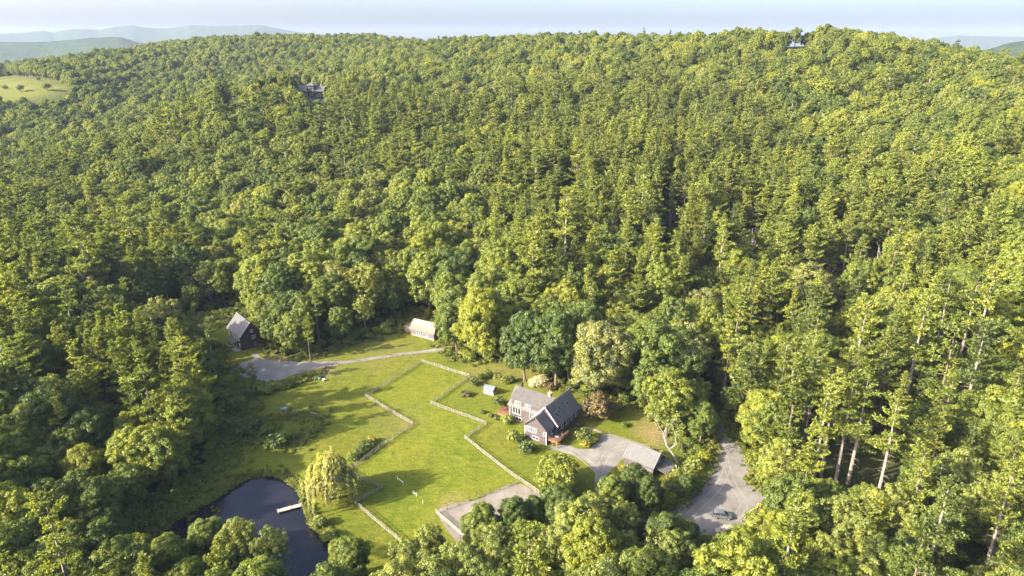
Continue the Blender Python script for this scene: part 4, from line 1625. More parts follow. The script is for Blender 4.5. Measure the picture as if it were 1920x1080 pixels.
# ------------------------------------------------------------------ garage
gz = .25
p0 = Vector(at_z(*Z1((1215, 892))[0], gz + 2.75))
p1 = Vector(at_z(*Z1((1465, 992))[0], gz + 2.75))
GL = (p1 - p0).length
gang = math.atan2(p1.y - p0.y, p1.x - p0.x)
gar = thing('garage', 'low garage with ribbed grey metal roof beside the driveway', 'garage', (p0.x, p0.y, gz), gang)
gx0, gx1, gd = .35, GL - .35, 6.6
MB().prism([(.35, -1), (gd + .35, -1), (gd + .35, 2.95), (gd / 2 + .35, 5.5), (.35, 2.95)], 0, gx0 - .5, gx1).build('wall', 'house_siding', gar)
hy_ = gd / 2 + .35
roof(gar, 'roof', [(-.6, 0, 2.95), (GL, 0, 2.95), (GL, hy_, 5.75), (-.6, hy_, 5.75)], 'garage_roof', n=15)
roof(gar, 'roof', [(GL, 2 * hy_, 2.95), (-.6, 2 * hy_, 2.95), (-.6, hy_, 5.73), (GL, hy_, 5.73)], 'garage_roof', n=15)
MB().box(gx0 - .03, gx1 + .03, .30, .35, 2.35, 2.62).build('fascia', 'house_siding', gar)
for i in range(2):
    a0 = 1.4 + i * 3.9
    g_ = MB().box(a0, a0 + 3.0, .29, .36, 0, 2.2).build('garage_door', 'shed_siding', gar)
    for k in range(4):
        MB().box(a0 + .05, a0 + 2.95, .26, .30, .06 + k * .54, .54 + k * .54).build('panel', 'shed_siding', g_)
window(gar, 'y', gx1, 1, 3.0, 4.2, 3.0, 3.7, 2)
MB().tube([(GL * .62, hy_ + .5, 4.9), (GL * .62, hy_ + .5, 6.3)], [.14, .14], 8).build('vent_pipe', 'dark_metal', gar)
tr = MB()
tr.beam((GL + .03, 0, 2.88), (GL + .03, hy_, 5.66), .06, .2).beam((GL + .03, 2 * hy_, 2.88), (GL + .03, hy_, 5.66), .06, .2)
tr.build('rake_trim', 'white_trim', gar)
# open lean-to at the far end
roof(gar, 'roof', [(GL + 3.2, 1.2, 1.9), (GL + 3.2, 6.6, 1.9), (gx1 + .02, 6.6, 2.65), (gx1 + .02, 1.2, 2.65)], 'dark_roof', n=6)
for y in (1.4, 4, 6.4):
    MB().box(GL + 2.9, GL + 3.05, y - .07, y + .07, -1, 1.9).build('post', 'deck_wood', gar)

# utility pole
ux_, uy_, uz_ = G(1236.5, 886)
up = thing('utility_pole', 'brown wooden utility pole with grey transformer beside the garage', 'pole', (ux_, uy_, uz_))
MB().tube([(0, 0, -.8), (0, 0, 3.2), (0, 0, 6.8)], [.16, .14, .11], 8).build('pole', 'pole_wood', up)
MB().tube([(-.32, 0, 4.7), (-.32, 0, 4.8), (-.32, 0, 5.5), (-.32, 0, 5.6)], [.18, .24, .24, .16], 10).build('transformer', 'grey_metal', up)
MB().box(-.45, .45, -.06, .06, 6.3, 6.42).build('crossarm', 'pole_wood', up)
for s_ in (-.35, 0, .35):
    MB().tube([(s_, 0, 6.42), (s_, 0, 6.6)], [.05, .03], 6).build('insulator', 'white_trim', up)

# ------------------------------------------------------------------ dark barn
bx_, by_, bz_ = G(453.75, 657.5)
barn = thing('barn', 'dark brown two storey barn with pale metal roof by the gravel turnaround', 'barn', (bx_, by_, bz_), math.radians(40))
BW, BL, BE, BPK = 7.9, 12.5, 5.2, 9.7
MB().prism([(0, -1.2), (BW, -1.2), (BW, BE), (BW / 2, BPK - .1), (0, BE)], 1, 0, BL).build('wall', 'barn_boards', barn)
sl_ = (BPK - BE) / (BW / 2)
for sgn in (0, 1):
    xe = -.45 if sgn == 0 else BW + .45
    ze = BE - .45 * sl_ + .1
    if sgn == 0:
        cs_ = [(xe, BL + .45, ze), (xe, -.45, ze), (BW / 2, -.45, BPK + .1), (BW / 2, BL + .45, BPK + .1)]
    else:
        cs_ = [(xe, -.45, ze), (xe, BL + .45, ze), (BW / 2, BL + .45, BPK + .08), (BW / 2, -.45, BPK + .08)]
    roof(barn, 'roof', cs_, 'barn_roof', n=11)
window(barn, 'x', 0, -1, 3.7, 4.5, 6.0, 6.9, 2, 2)
window(barn, 'x', 0, -1, 4.1, 5.2, 3.5, 4.7, 2, 2)
for k, y in enumerate((1.5, 3.6, 5.7, 7.8)):
    window(barn, 'y', 0, -1, y, y + .9, 3.3, 4.4, 2, 2)
window(barn, 'y', 0, -1, 1.2, 2.2, .9, 2.0, 2, 2)
d = MB().box(4.4, 5.4, -.07, 0, 0, 2.1).build('door', 'shed_siding', barn)
MB().box(4.5, 4.56, -.12, -.07, .95, 1.1).build('handle', 'grey_metal', d)
d = MB().box(-.07, 0, 4.4, 6.2, 0, 2.3).build('door', 'weathered_wood', barn)
MB().box(-.12, -.07, 5.25, 5.35, .95, 1.15).build('handle', 'grey_metal', d)
roof(barn, 'porch_roof', [(-2.1, 8.2, 2.35), (-2.1, 2.6, 2.35), (.03, 2.6, 2.95), (.03, 8.2, 2.95)], 'dark_roof', n=8)
for y in (2.8, 5.4, 8.0):
    MB().box(-1.95, -1.8, y - .08, y + .08, -.6, 2.3).build('post', 'barn_boards', barn)
MB().box(-2.2, -.0, .4, 9.0, -.8, .12).build('porch_floor', 'concrete', barn)
MB().box(-.12, -.03, -.1, 0, -.9, 4.9).build('corner_board', 'barn_boards', barn)
# a bench under the porch roof
bn = thing('bench', 'weathered wooden bench under the porch roof of the barn', 'bench', local(barn, -.6, 3.6, .12), barn.rotation_euler.z)
MB().box(-.25, .25, -.7, .7, .4, .46).build('seat', 'weathered_wood', bn)
for s_ in (-.6, .6):
    MB().box(-.2, .2, s_ - .04, s_ + .04, 0, .4).build('leg', 'weathered_wood', bn)
MB().box(.2, .25, -.7, .7, .5, .9).build('backrest', 'weathered_wood', bn)

# ------------------------------------------------------------------ gambrel shed
sx_, sy_, sz_ = G(771, 627)
shed = thing('shed', 'small grey gambrel shed with rusty tin roof and wooden side deck', 'shed', (sx_, sy_, sz_), math.radians(-30))
SL, SD = 10.4, 5.6
prof = [(0, -1.0), (SD, -1.0), (SD, 2.5), (SD - .9, 4.3), (SD / 2, 5.3), (.9, 4.3), (0, 2.5)]
MB().prism(prof, 0, 0, SL).build('wall', 'shed_siding', shed)
MB().box(-.06, SL + .06, -.06, SD + .06, -1.0, .35).build('foundation', 'concrete', shed)
o_ = .12
roof(shed, 'roof', [(-.3, -.22, 2.35), (SL + .3, -.22, 2.35), (SL + .3, .84, 4.42), (-.3, .84, 4.42)], 'rusty_tin', n=14)
roof(shed, 'roof', [(-.3, .80, 4.45), (SL + .3, .80, 4.45), (SL + .3, SD / 2, 5.45), (-.3, SD / 2, 5.45)], 'tin_roof', n=14)
roof(shed, 'roof', [(SL + .3, SD + .22, 2.35), (-.3, SD + .22, 2.35), (-.3, SD - .84, 4.42), (SL + .3, SD - .84, 4.42)], 'rusty_tin', n=14)
roof(shed, 'roof', [(SL + .3, SD - .80, 4.45), (-.3, SD - .80, 4.45), (-.3, SD / 2, 5.43), (SL + .3, SD / 2, 5.43)], 'tin_roof', n=14)
for a0 in (2.5, 4.5, 6.8):
    window(shed, 'x', 0, -1, a0, a0 + .85, .75, 2.15, 1, 2)
for z in (1.1,):
    dkk = MB().box(-3.2, -.02, .3, 4.8, 1.4, 1.55).build('deck', 'weathered_wood', shed)
    for (x, y) in ((-3.1, .4), (-3.1, 4.7), (-1.5, .4), (-.2, .4)):
        MB().box(x - .09, x + .09, y - .09, y + .09, -1.0, 1.4).build('post', 'weathered_wood', dkk)
    railing(dkk, [(-.15, .35, 1.55), (-3.15, .35, 1.55), (-3.15, 4.75, 1.55)], mat='weathered_wood')
    for i in range(11):
        MB().box(-3.1 + i * .28, -3.1 + i * .28 + .26, .30, .33, -.6, 1.38).build('board', 'deck_wood', dkk)
d = MB().box(-.07, 0, 2.0, 2.9, 1.55, 3.5).build('door', 'white_trim', shed)
MB().box(-.1, -.07, 2.1, 2.16, 2.4, 2.55).build('handle', 'dark_metal', d)

# ------------------------------------------------------------------ little greenhouse
hx_, hy2, hz_ = G(907, 737)
gh = thing('greenhouse', 'small white framed greenhouse with glass roof in the garden', 'greenhouse', (hx_, hy2, hz_), math.radians(-28))
MB().box(0, 3.4, 0, 2.2, -.5, .55).build('wall', 'white_trim', gh)
fr = MB()
for i in range(6):
    x = i * .68
    for y in (0, 2.2):
        fr.box(x - .04 if i else 0, x + .04 if i < 5 else 3.4, y - .04, y + .04, .55, 1.7)
fr.box(-.05, 3.45, -.05, .05, 1.65, 1.78).box(-.05, 3.45, 2.15, 2.25, 1.65, 1.78)
fr.build('frame', 'white_trim', gh)
for i in range(5):
    for y in (.0, 2.2):
        MB().box(i * .68 + .05, i * .68 + .63, y - .012, y + .012, .56, 1.64).build('pane', 'greenhouse_glass', gh)
MB().prism([(0.02, .56), (2.18, .56), (2.18, 1.7), (1.1, 2.5), (.02, 1.7)], 0, .01, .04).build('pane', 'greenhouse_glass', gh)
MB().prism([(0.02, .56), (2.18, .56), (2.18, 1.7), (1.1, 2.5), (.02, 1.7)], 0, 3.36, 3.39).build('pane', 'greenhouse_glass', gh)
roof(gh, 'roof', [(-.15, -.2, 1.72), (3.55, -.2, 1.72), (3.55, 1.1, 2.62), (-.15, 1.1, 2.62)], 'greenhouse_glass', .05, 5)
roof(gh, 'roof', [(3.55, 2.4, 1.72), (-.15, 2.4, 1.72), (-.15, 1.1, 2.61), (3.55, 1.1, 2.61)], 'greenhouse_glass', .05, 5)

# ------------------------------------------------------------------ fences
FENCES = [([(790, 679), (880, 707)], 'split rail fence along the top end of the paddock', 3), ([(790, 679), (686, 745)], 'split rail fence from the paddock top towards the barn side', 3),
          ([(686, 745), (774, 797)], 'split rail fence stepping in beside the rough grass', 3), ([(774, 797), (655, 884)], 'split rail fence running down to the willow', 3),
          ([(647, 884), (717, 917)], 'split rail fence behind the willow', 3), ([(717, 917), (666, 945)], 'short split rail fence turning back towards the pond', 3),
          ([(666, 945), (743, 1010), (775, 1040)], 'split rail fence along the lawn beside the pond', 3), ([(880, 707), (808, 758)], 'split rail fence below the greenhouse garden', 3),
          ([(808, 758), (911, 796)], 'split rail fence facing the grey house', 3), ([(911, 796), (872, 823)], 'short split rail fence stepping out below the house', 3),
          ([(872, 823), (960, 892), (1032, 941), (1050, 955)], 'long split rail fence between the lawn and the pasture', 3), ([(818, 963), (973, 905)], 'wire and post fence between pasture and riding arena', 1),
          ([(818, 963), (864, 1003), (900, 1035)], 'weathered board fence along the end of the riding arena', 4)]
for path, lab, rails in FENCES:
    P = [Vector(G(*p)) for p in path]
    f = thing('fence', lab, 'fence', P[0], 0, None)
    org = P[0].copy()
    pts = [P[0]]
    for a, b in zip(P[:-1], P[1:]):
        k = max(1, round((b - a).length / 2.9))
        for i in range(1, k + 1):
            q = a + (b - a) * (i / k)
            q.z = H(q.x, q.y)
            pts.append(q)
    pts = [p - org for p in pts]
    hh = 1.3
    mt = 'fence_wood' if rails > 1 else 'pole_wood'
    for p in pts:
        lean = Vector((rnd.normal() * .03, rnd.normal() * .03, 0))
        MB().beam(p + Vector((0, 0, -.4)), p + lean + Vector((0, 0, hh + rnd.uniform(-.03, .08))), .12).build('post', mt, f)
    for p, q in zip(pts[:-1], pts[1:]):
        dd = (q - p).normalized()
        side = dd.cross(Vector((0, 0, 1))).normalized()
        if side.y > 0:
            side = -side
        for r_ in range(rails):
            z = .38 + (hh - .5) * r_ / max(1, rails - 1) if rails > 1 else 1.15
            o1, o2 = rnd.normal(size=2) * .025
            MB().beam(p - dd * .06 + side * .10 + Vector((0, 0, z + o1)), q + dd * .06 + side * .10 + Vector((0, 0, z + o2)), .04 if rails > 1 else .03, .10 if rails > 1 else .03).build('rail', mt, f)
        if rails == 1:
            for z in (.45, .8):
                MB().beam(p + side * .09 + Vector((0, 0, z)), q + side * .09 + Vector((0, 0, z)), .025).build('wire', 'grey_metal', f)

# white pasture poles
for i, (a, b, lab) in enumerate((((745, 899), (756, 908), 'low white pole jump lying in the tree shadow on the pasture'), ((775, 926), (777, 933), 'short white post rail standing in the shaded pasture'))):
    A_, B_ = Vector(G(*a)), Vector(G(*b))
    j = thing('jump', lab, 'jump', A_)
    d_ = B_ - A_
    if d_.length < 1.5:
        d_ = Vector((.9, -.9, 0))
    MB().beam((0, 0, .55), (d_.x, d_.y, d_.z + .55), .09).build('rail', 'white_trim', j)
    MB().beam((0, 0, -.1), (0, 0, .95), .1).build('post', 'white_trim', j)
    MB().beam((d_.x, d_.y, d_.z - .1), (d_.x, d_.y, d_.z + .95), .1).build('post', 'white_trim', j)
sx2, sy2, sz2 = G(793, 945)
st = thing('stake', 'single white stake standing in the sunny pasture grass', 'stake', (sx2, sy2, sz2))
MB().tube([(0, 0, -.2), (0, 0, .9), (0, 0, 1.35)], [.05, .05, .03], 6).build('shaft', 'white_trim', st)
MB().tube([(0, 0, 1.35), (0, 0, 1.43)], [.07, .02], 6).build('cap', 'grey_metal', st)

# ------------------------------------------------------------------ dock
d0 = Vector(at_z(520, 958, WATER_Z + .5))
d1 = Vector(at_z(569, 945, WATER_Z + .5))
DL = (d1 - d0).length
dock = thing('dock', 'narrow pale wooden dock reaching from the bank into the pond', 'dock', (d0.x, d0.y, WATER_Z), math.atan2(d1.y - d0.y, d1.x - d0.x))
n = 20
for i in range(n):
    MB().box(DL * i / n + .015, DL * (i + 1) / n - .015, -.65 + rnd.uniform(-.02, .02), .65, .42, .48).build('plank', 'dock_wood', dock)
for y in (-.5, .5):
    MB().box(0, DL, y - .05, y + .05, .24, .42).build('joist', 'weathered_wood', dock)
for x in (.2, DL * .5, DL - .3):
    for y in (-.6, .6):
        MB().tube([(x, y, -2.2), (x, y, .8)], [.08, .08], 6).build('pile', 'weathered_wood', dock)

# ------------------------------------------------------------------ car with bicycle rack
cx0, cy0, cz0 = G(1354, 970)
car = thing('car', 'silver grey hatchback sport utility car parked on the gravel', 'car', (cx0, cy0, H(cx0, cy0) + .012), math.radians(-10))


def loft(st, sides):
    """stations of (x, list of (y,z) half section from bottom to top)"""
    mb = MB()
    vs, fs = [], []
    k = len(st[0][1])
    for x, sec in st:
        ring = [(x, -y, z) for y, z in sec] + [(x, y, z) for y, z in sec[::-1]]
        vs += ring
    m2 = 2 * k
    for i in range(len(st) - 1):
        for q in range(m2):
            a, b_ = i * m2 + q, i * m2 + (q + 1) % m2
            fs.append((a, a + m2, b_ + m2, b_))
    fs.append(tuple(range(m2)))
    fs.append(tuple(range((len(st) - 1) * m2, len(st) * m2))[::-1])
    return mb.verts(vs, fs)


def sec(w, zb, zt, sh=.06):
    return [(w * .86, zb), (w, zb + .18), (w, zt - .16), (w - sh, zt)]


body = loft([(-2.30, sec(.70, .42, .86)), (-2.22, sec(.84, .32, .98)), (-1.7, sec(.91, .26, 1.02)), (0, sec(.92, .24, 1.0)), (.95, sec(.92, .24, .98)), (1.6, sec(.90, .26, .93)), (2.05, sec(.84, .30, .84)), (2.28, sec(.66, .36, .70))], 0)
bd = body.build('body', 'car_paint', car)
for p_ in bd.data.polygons:
    p_.use_smooth = False
cab = loft([(-2.22, [(.74, .96), (.73, 1.0)]), (-1.95, [(.80, .96), (.66, 1.44)]), (-1.2, [(.82, .96), (.64, 1.60)]), (-.2, [(.82, .96), (.63, 1.62)]), (.35, [(.82, .96), (.62, 1.55)]), (1.28, [(.80, .94), (.74, .98)])], 0)
cab.build('cabin', 'window_glass', car)
rf = loft([(-2.02, [(.62, 1.42), (.60, 1.46)]), (-1.2, [(.66, 1.58), (.60, 1.65)]), (-.2, [(.65, 1.60), (.58, 1.67)]), (.40, [(.63, 1.53), (.58, 1.59)])], 0)
rf.build('roof', 'car_paint', car)
for sy in (-1, 1):
    pl_ = MB()
    for x0, x1 in ((1.2, .42), (-.55, -.5), (-1.95, -1.55)):
        pl_.beam((x0, sy * .825 if x0 > 0 else sy * .83, .97), (x1, sy * .655, 1.56 if x1 > -1 else 1.52), .06, .05)
    pl_.build('pillar', 'car_paint', car)
    MB().box(-1.6, .3, sy * .56 - .025, sy * .56 + .025, 1.66, 1.71).build('roof_rail', 'dark_metal', car)
    MB().box(.70, .88, sy * .92 - (.0 if sy > 0 else .18), sy * .92 + (.18 if sy > 0 else .0), .98, 1.12).build('mirror', 'car_paint', car)
    hl = MB().verts([(2.06, sy * .62, .66), (2.12, sy * .80, .66), (2.03, sy * .84, .80), (1.98, sy * .62, .82), (2.27, sy * .50, .62), (2.20, sy * .74, .62), (2.08, sy * .80, .78), (2.16, sy * .52, .76)],
                    [(0, 1, 2, 3), (7, 6, 5, 4), (0, 4, 5, 1), (1, 5, 6, 2), (2, 6, 7, 3), (3, 7, 4, 0)]).build('headlight', 'white_trim', car)
    MB().box(-2.30, -2.20, sy * .72 - .1, sy * .72 + .1, .78, .98).build('tail_light', 'plastic_red', car)
    for x in (-1.38, 1.38):
        w = MB().tube([(x, sy * .70, .34), (x, sy * .94, .34)], [.34, .34], 18).build('wheel', 'rubber', car)
        MB().tube([(x, sy * .93, .34), (x, sy * .955, .34)], [.21, .19], 12).build('rim', 'grey_metal', w)
    dr = MB()
    dr.box(-.50, -.485, sy * .922 - .004, sy * .922 + .004, .35, .95).box(.60, .615, sy * .922 - .004, sy * .922 + .004, .35, .9)
    dr.build('door_gap', 'rubber', car)
    MB().box(-.40, -.22, sy * .92 - .02, sy * .92 + .03, .82, .86).build('door_handle', 'grey_metal', car)
MB().box(-2.42, -2.28, -.7, .7, .32, .52).build('bumper', 'dark_metal', car)
MB().box(2.24, 2.32, -.5, .5, .34, .5).build('grille', 'dark_metal', car)
rk = MB().beam((-2.35, 0, .5), (-2.85, 0, .55), .07).beam((-2.85, 0, .5), (-2.85, 0, 1.2), .06).beam((-2.85, -.5, 1.15), (-2.85, .5, 1.15), .06).beam((-3.05, -.5, .62), (-3.05, .5, .62), .05).beam((-2.85, 0, .6), (-3.1, 0, .6), .05)
rk.build('bicycle_rack', 'dark_metal', car)

# yellow implement
yx, yy_, yz = G(1420, 957)
im = thing('log_splitter', 'yellow metal implement on wheels at the edge of the gravel', 'implement', (yx, yy_, yz), math.radians(25))
MB().beam((-1.4, 0, .75), (1.2, 0, .9), .2, .24).build('beam', 'yellow_paint', im)
MB().prism([(-.3, .9), (.35, .95), (.2, 1.9), (-.05, 1.95)], 1, -.12, .12).build('wedge', 'yellow_paint', im)
MB().beam((-1.4, 0, .75), (-2.4, .2, .25), .1).build('tongue', 'yellow_paint', im)
MB().tube([(-.2, -.55, .3), (-.2, .55, .3)], [.06, .06], 6).build('axle', 'dark_metal', im)
MB().beam((-.2, 0, .3), (-.2, 0, .8), .16).build('bracket', 'yellow_paint', im)
for s_ in (-.6, .6):
    MB().tube([(-.2, s_ - .09, .3), (-.2, s_ + .09, .3)], [.3, .3], 12).build('wheel', 'rubber', im)
MB().box(.45, 1.05, -.3, .3, 1.02, 1.45).build('engine', 'yellow_paint', im)


def heap(name, label, px, py, n, rx, ry, hgt, smin, smax, mat, seed, part='stones', squash=.7):
    r = np.random.default_rng(seed)
    x, y, z = G(px, py)
    t = thing(name, label, name.split('_')[-1], (x, y, z))
    base = [(a, b, c) for a in (-1, 1) for b in (-1, 1) for c in (-1, 1)]
    mb = MB()
    for i in range(n):
        a = r.uniform(0, 6.28)
        q = math.sqrt(r.random())
        p = Vector((rx * q * math.cos(a), ry * q * math.sin(a), 0))
        p.z = H(x + p.x, y + p.y) - z + hgt * (1 - q) * r.uniform(.3, 1.0)
        s = r.uniform(smin, smax)
        rot = Vector(r.normal(size=3)).to_track_quat('Z', 'Y').to_matrix()
        pts = []
        # rounded irregular stone: an octahedron-cube with jitter
        for c in base:
            pts.append(Vector(c) * r.uniform(.5, .72))
        for ax_ in range(3):
            for sg in (-1, 1):
                v = [0, 0, 0]
                v[ax_] = sg * r.uniform(.8, 1.1)
                pts.append(Vector(v))
        fs = []
        for ax_ in range(3):
            for si, sg in enumerate((-1, 1)):
                ids = [k for k, c in enumerate(base) if c[ax_] == sg]
                o = [ids[0], ids[1], ids[3], ids[2]]
                ap = 8 + ax_ * 2 + si
                for k in range(4):
                    tri_ = (o[k], o[(k + 1) % 4], ap)
                    fs.append(tri_ if (sg > 0) != (ax_ == 1) else tri_[::-1])
        sc_ = Vector((s, s * r.uniform(.7, 1.1), s * squash))
        mb.verts([p + rot @ Vector((v.x * sc_.x, v.y * sc_.y, v.z * sc_.z)) for v in pts], fs)
    mb.build(part, mat, t, kind='stuff')
    return t


heap('rock_pile', 'heap of pale broken rocks at the end of the gravel', 1366, 996, 150, 2.8, 1.7, 1.5, .2, .5, 'stone', 4)
heap('brush_pile', 'low heap of reddish brush and soil beside the gravel turnaround', 615, 690, 60, 2.6, 1.3, .6, .15, .35, 'rusty_tin', 5, 'brush')
heap('rubble_pile', 'scattered pale rubble at the garden edge below the turnaround', 598, 706, 40, 3.0, 1.5, .35, .12, .32, 'stone', 6)
# colourful garden clutter: tubs
for i, (px, py, mt, lab) in enumerate(((607, 714, 'canvas', 'white plastic tub lying by the rubble'), (599, 712, 'plastic_green', 'green plastic tub lying by the rubble'), (590, 704, 'plastic_red', 'red plastic tub lying by the rubble'))):
    x, y, z = G(px, py)
    t = thing('tub', lab, 'tub', (x, y, z))
    MB().tube([(0, 0, 0), (0, 0, .1), (0, 0, .55), (0, 0, .6)], [.3, .36, .45, .48], 10).build('shell', mt, t)
    MB().tube([(0, 0, .6), (0, 0, .64)], [.5, .5], 10).build('rim', mt, t)
# logs
for i, (px, py, L, a, lab) in enumerate(((583, 779, 3.6, .3, 'pale log on the outer side of the vegetable garden'), (592, 783, 3.0, .1, 'pale log lying across its neighbour by the garden'), (588, 776, 2.4, -.4, 'short pale log beside the garden logs'))):
    x, y, z = G(px, py)
    t = thing('log', lab, 'log', (x, y, z), a)
    MB().tube([(-L / 2, 0, .18), (0, .06, .2), (L / 2, 0, .18)], [.19, .17, .14], 8).build('bark', 'weathered_wood', t)
    MB().tube([(L / 2 - .01, 0, .18), (L / 2 + .02, 0, .18)], [.135, .13], 8).build('cut_end', 'dock_wood', t)
# upturned boat
x, y, z = G(537, 767)
t = thing('rowboat', 'pale blue rowboat lying upside down in the rough grass', 'boat', (x, y, z), math.radians(15))
hl = MB()
vs, fs = [], []
NS = 9
for i in range(NS):
    u = -1 + 2 * i / (NS - 1)
    w = .72 * (1 - abs(u) ** 2.6) + .04
    hh = .62 * (1 - .25 * abs(u) ** 3)
    for k in range(7):
        a = math.pi * k / 6
        vs.append((1.6 * u, -w * math.cos(a), .05 + hh * math.sin(a) ** .7))
for i in range(NS - 1):
    for k in range(6):
        a = i * 7 + k
        fs.append((a, a + 7, a + 8, a + 1))
fs.append(tuple(range(7)))
fs.append(tuple(range((NS - 1) * 7, NS * 7))[::-1])
hl.verts(vs, fs).build('hull', 'boat_hull', t)
MB().beam((-1.5, 0, .66), (1.5, 0, .66), .07, .12).build('keel', 'blue_tarp', t)
# garden cart by the grove
x, y, z = G(548, 664)
t = thing('cart', 'dark two wheeled garden cart in front of the grove', 'cart', (x, y, z), math.radians(10))
tb = MB().verts([(-.8, -.5, .55), (.8, -.5, .55), (.8, .5, .55), (-.8, .5, .55), (-1.0, -.65, 1.15), (1.0, -.65, 1.15), (1.0, .65, 1.15), (-1.0, .65, 1.15)], [(0, 3, 2, 1), (4, 5, 6, 7), (0, 1, 5, 4), (1, 2, 6, 5), (2, 3, 7, 6), (3, 0, 4, 7)])
tb.build('tray', 'dark_metal', t)
for s_ in (-.7, .7):
    MB().tube([(0, s_ - .06, .38), (0, s_ + .06, .38)], [.38, .38], 14).build('wheel', 'rubber', t)
MB().tube([(0, -.7, .38), (0, .7, .38)], [.04, .04], 6).build('axle', 'grey_metal', t)
MB().beam((0, 0, .38), (0, 0, .6), .2).build('bracket', 'grey_metal', t)
MB().beam((.8, 0, .7), (1.8, 0, .35), .06).build('handle', 'grey_metal', t)
heap('stone_ring', 'small ring of pale stones beside the garden cart', 541, 660, 26, 1.2, .8, .25, .15, .3, 'stone', 9)

# ------------------------------------------------------------------ lodge on the far hillside and canopy on the ridge
lx, ly, lz = G(584, 183)
lod = thing('lodge', 'dark timber lodge with wide roofs and a small tower on the far hillside', 'house', (lx, ly, lz), math.radians(-4))
MB().box(-10, 10, 0, 9, -3, 6.0).build('wall', 'lodge_boards', lod)
roof(lod, 'roof', [(-12.5, -1.2, 5.4), (-1.5, -1.2, 5.4), (-1.5, 5, 10.5), (-12.5, 5, 10.5)], 'dark_roof', .3, 8)
roof(lod, 'roof', [(-1.5, 10.5, 5.4), (-12.5, 10.5, 5.4), (-12.5, 4.96, 10.45), (-1.5, 4.96, 10.45)], 'dark_roof', .3, 8)
roof(lod, 'roof', [(1.5, -1.2, 5.6), (12, -1.2, 5.6), (12, 5, 9.6), (1.5, 5, 9.6)], 'dark_roof', .3, 8)
roof(lod, 'roof', [(12, 10.5, 5.6), (1.5, 10.5, 5.6), (1.5, 4.96, 9.55), (12, 4.96, 9.55)], 'dark_roof', .3, 8)
tw = MB().box(-3.2, 3.2, -.6, 6, -3, 10.5).build('tower', 'lodge_boards', lod)
tp = MB()
tp.verts([(-4, -1.4, 10.4), (4, -1.4, 10.4), (4, 6.8, 10.4), (-4, 6.8, 10.4), (0, 2.7, 13.2)], [(3, 2, 1, 0), (0, 1, 4), (1, 2, 4), (2, 3, 4), (3, 0, 4)])
tp.build('roof', 'dark_roof', lod)
for a0 in (-8.6, -6.0):
    window(lod, 'x', 0, -1, a0, a0 + 1.6, 1.2, 3.2, 2)
for a0 in (4.6, 7.2):
    window(lod, 'x', 0, -1, a0, a0 + 1.6, 1.2, 3.2, 2)
window(lod, 'x', -.6, -1, -1.8, 1.8, 6.5, 9.0, 3)
MB().box(7.0, 8.2, 5.2, 6.4, 7, 11.2).build('chimney', 'stone', lod)
x, y, z = G(1475, 84)
t = thing('canopy_tent', 'small blue canopy tent in the gap on the ridge', 'tent', (x, y, z))
t.scale = (.45, .45, .45)
MB().verts([(-3, -2.4, 2.4), (3, -2.4, 2.4), (3, 2.4, 2.4), (-3, 2.4, 2.4), (-3, 0, 4.0), (3, 0, 4.0)], [(0, 1, 5, 4), (2, 3, 4, 5), (0, 4, 3), (1, 2, 5), (3, 2, 1, 0)]).build('canopy', 'blue_tarp', t)
for sx in (-2.9, 2.9):
    for sy in (-2.3, 2.3):
        MB().beam((sx, sy, -.3), (sx, sy, 2.4), .12).build('pole', 'grey_metal', t)
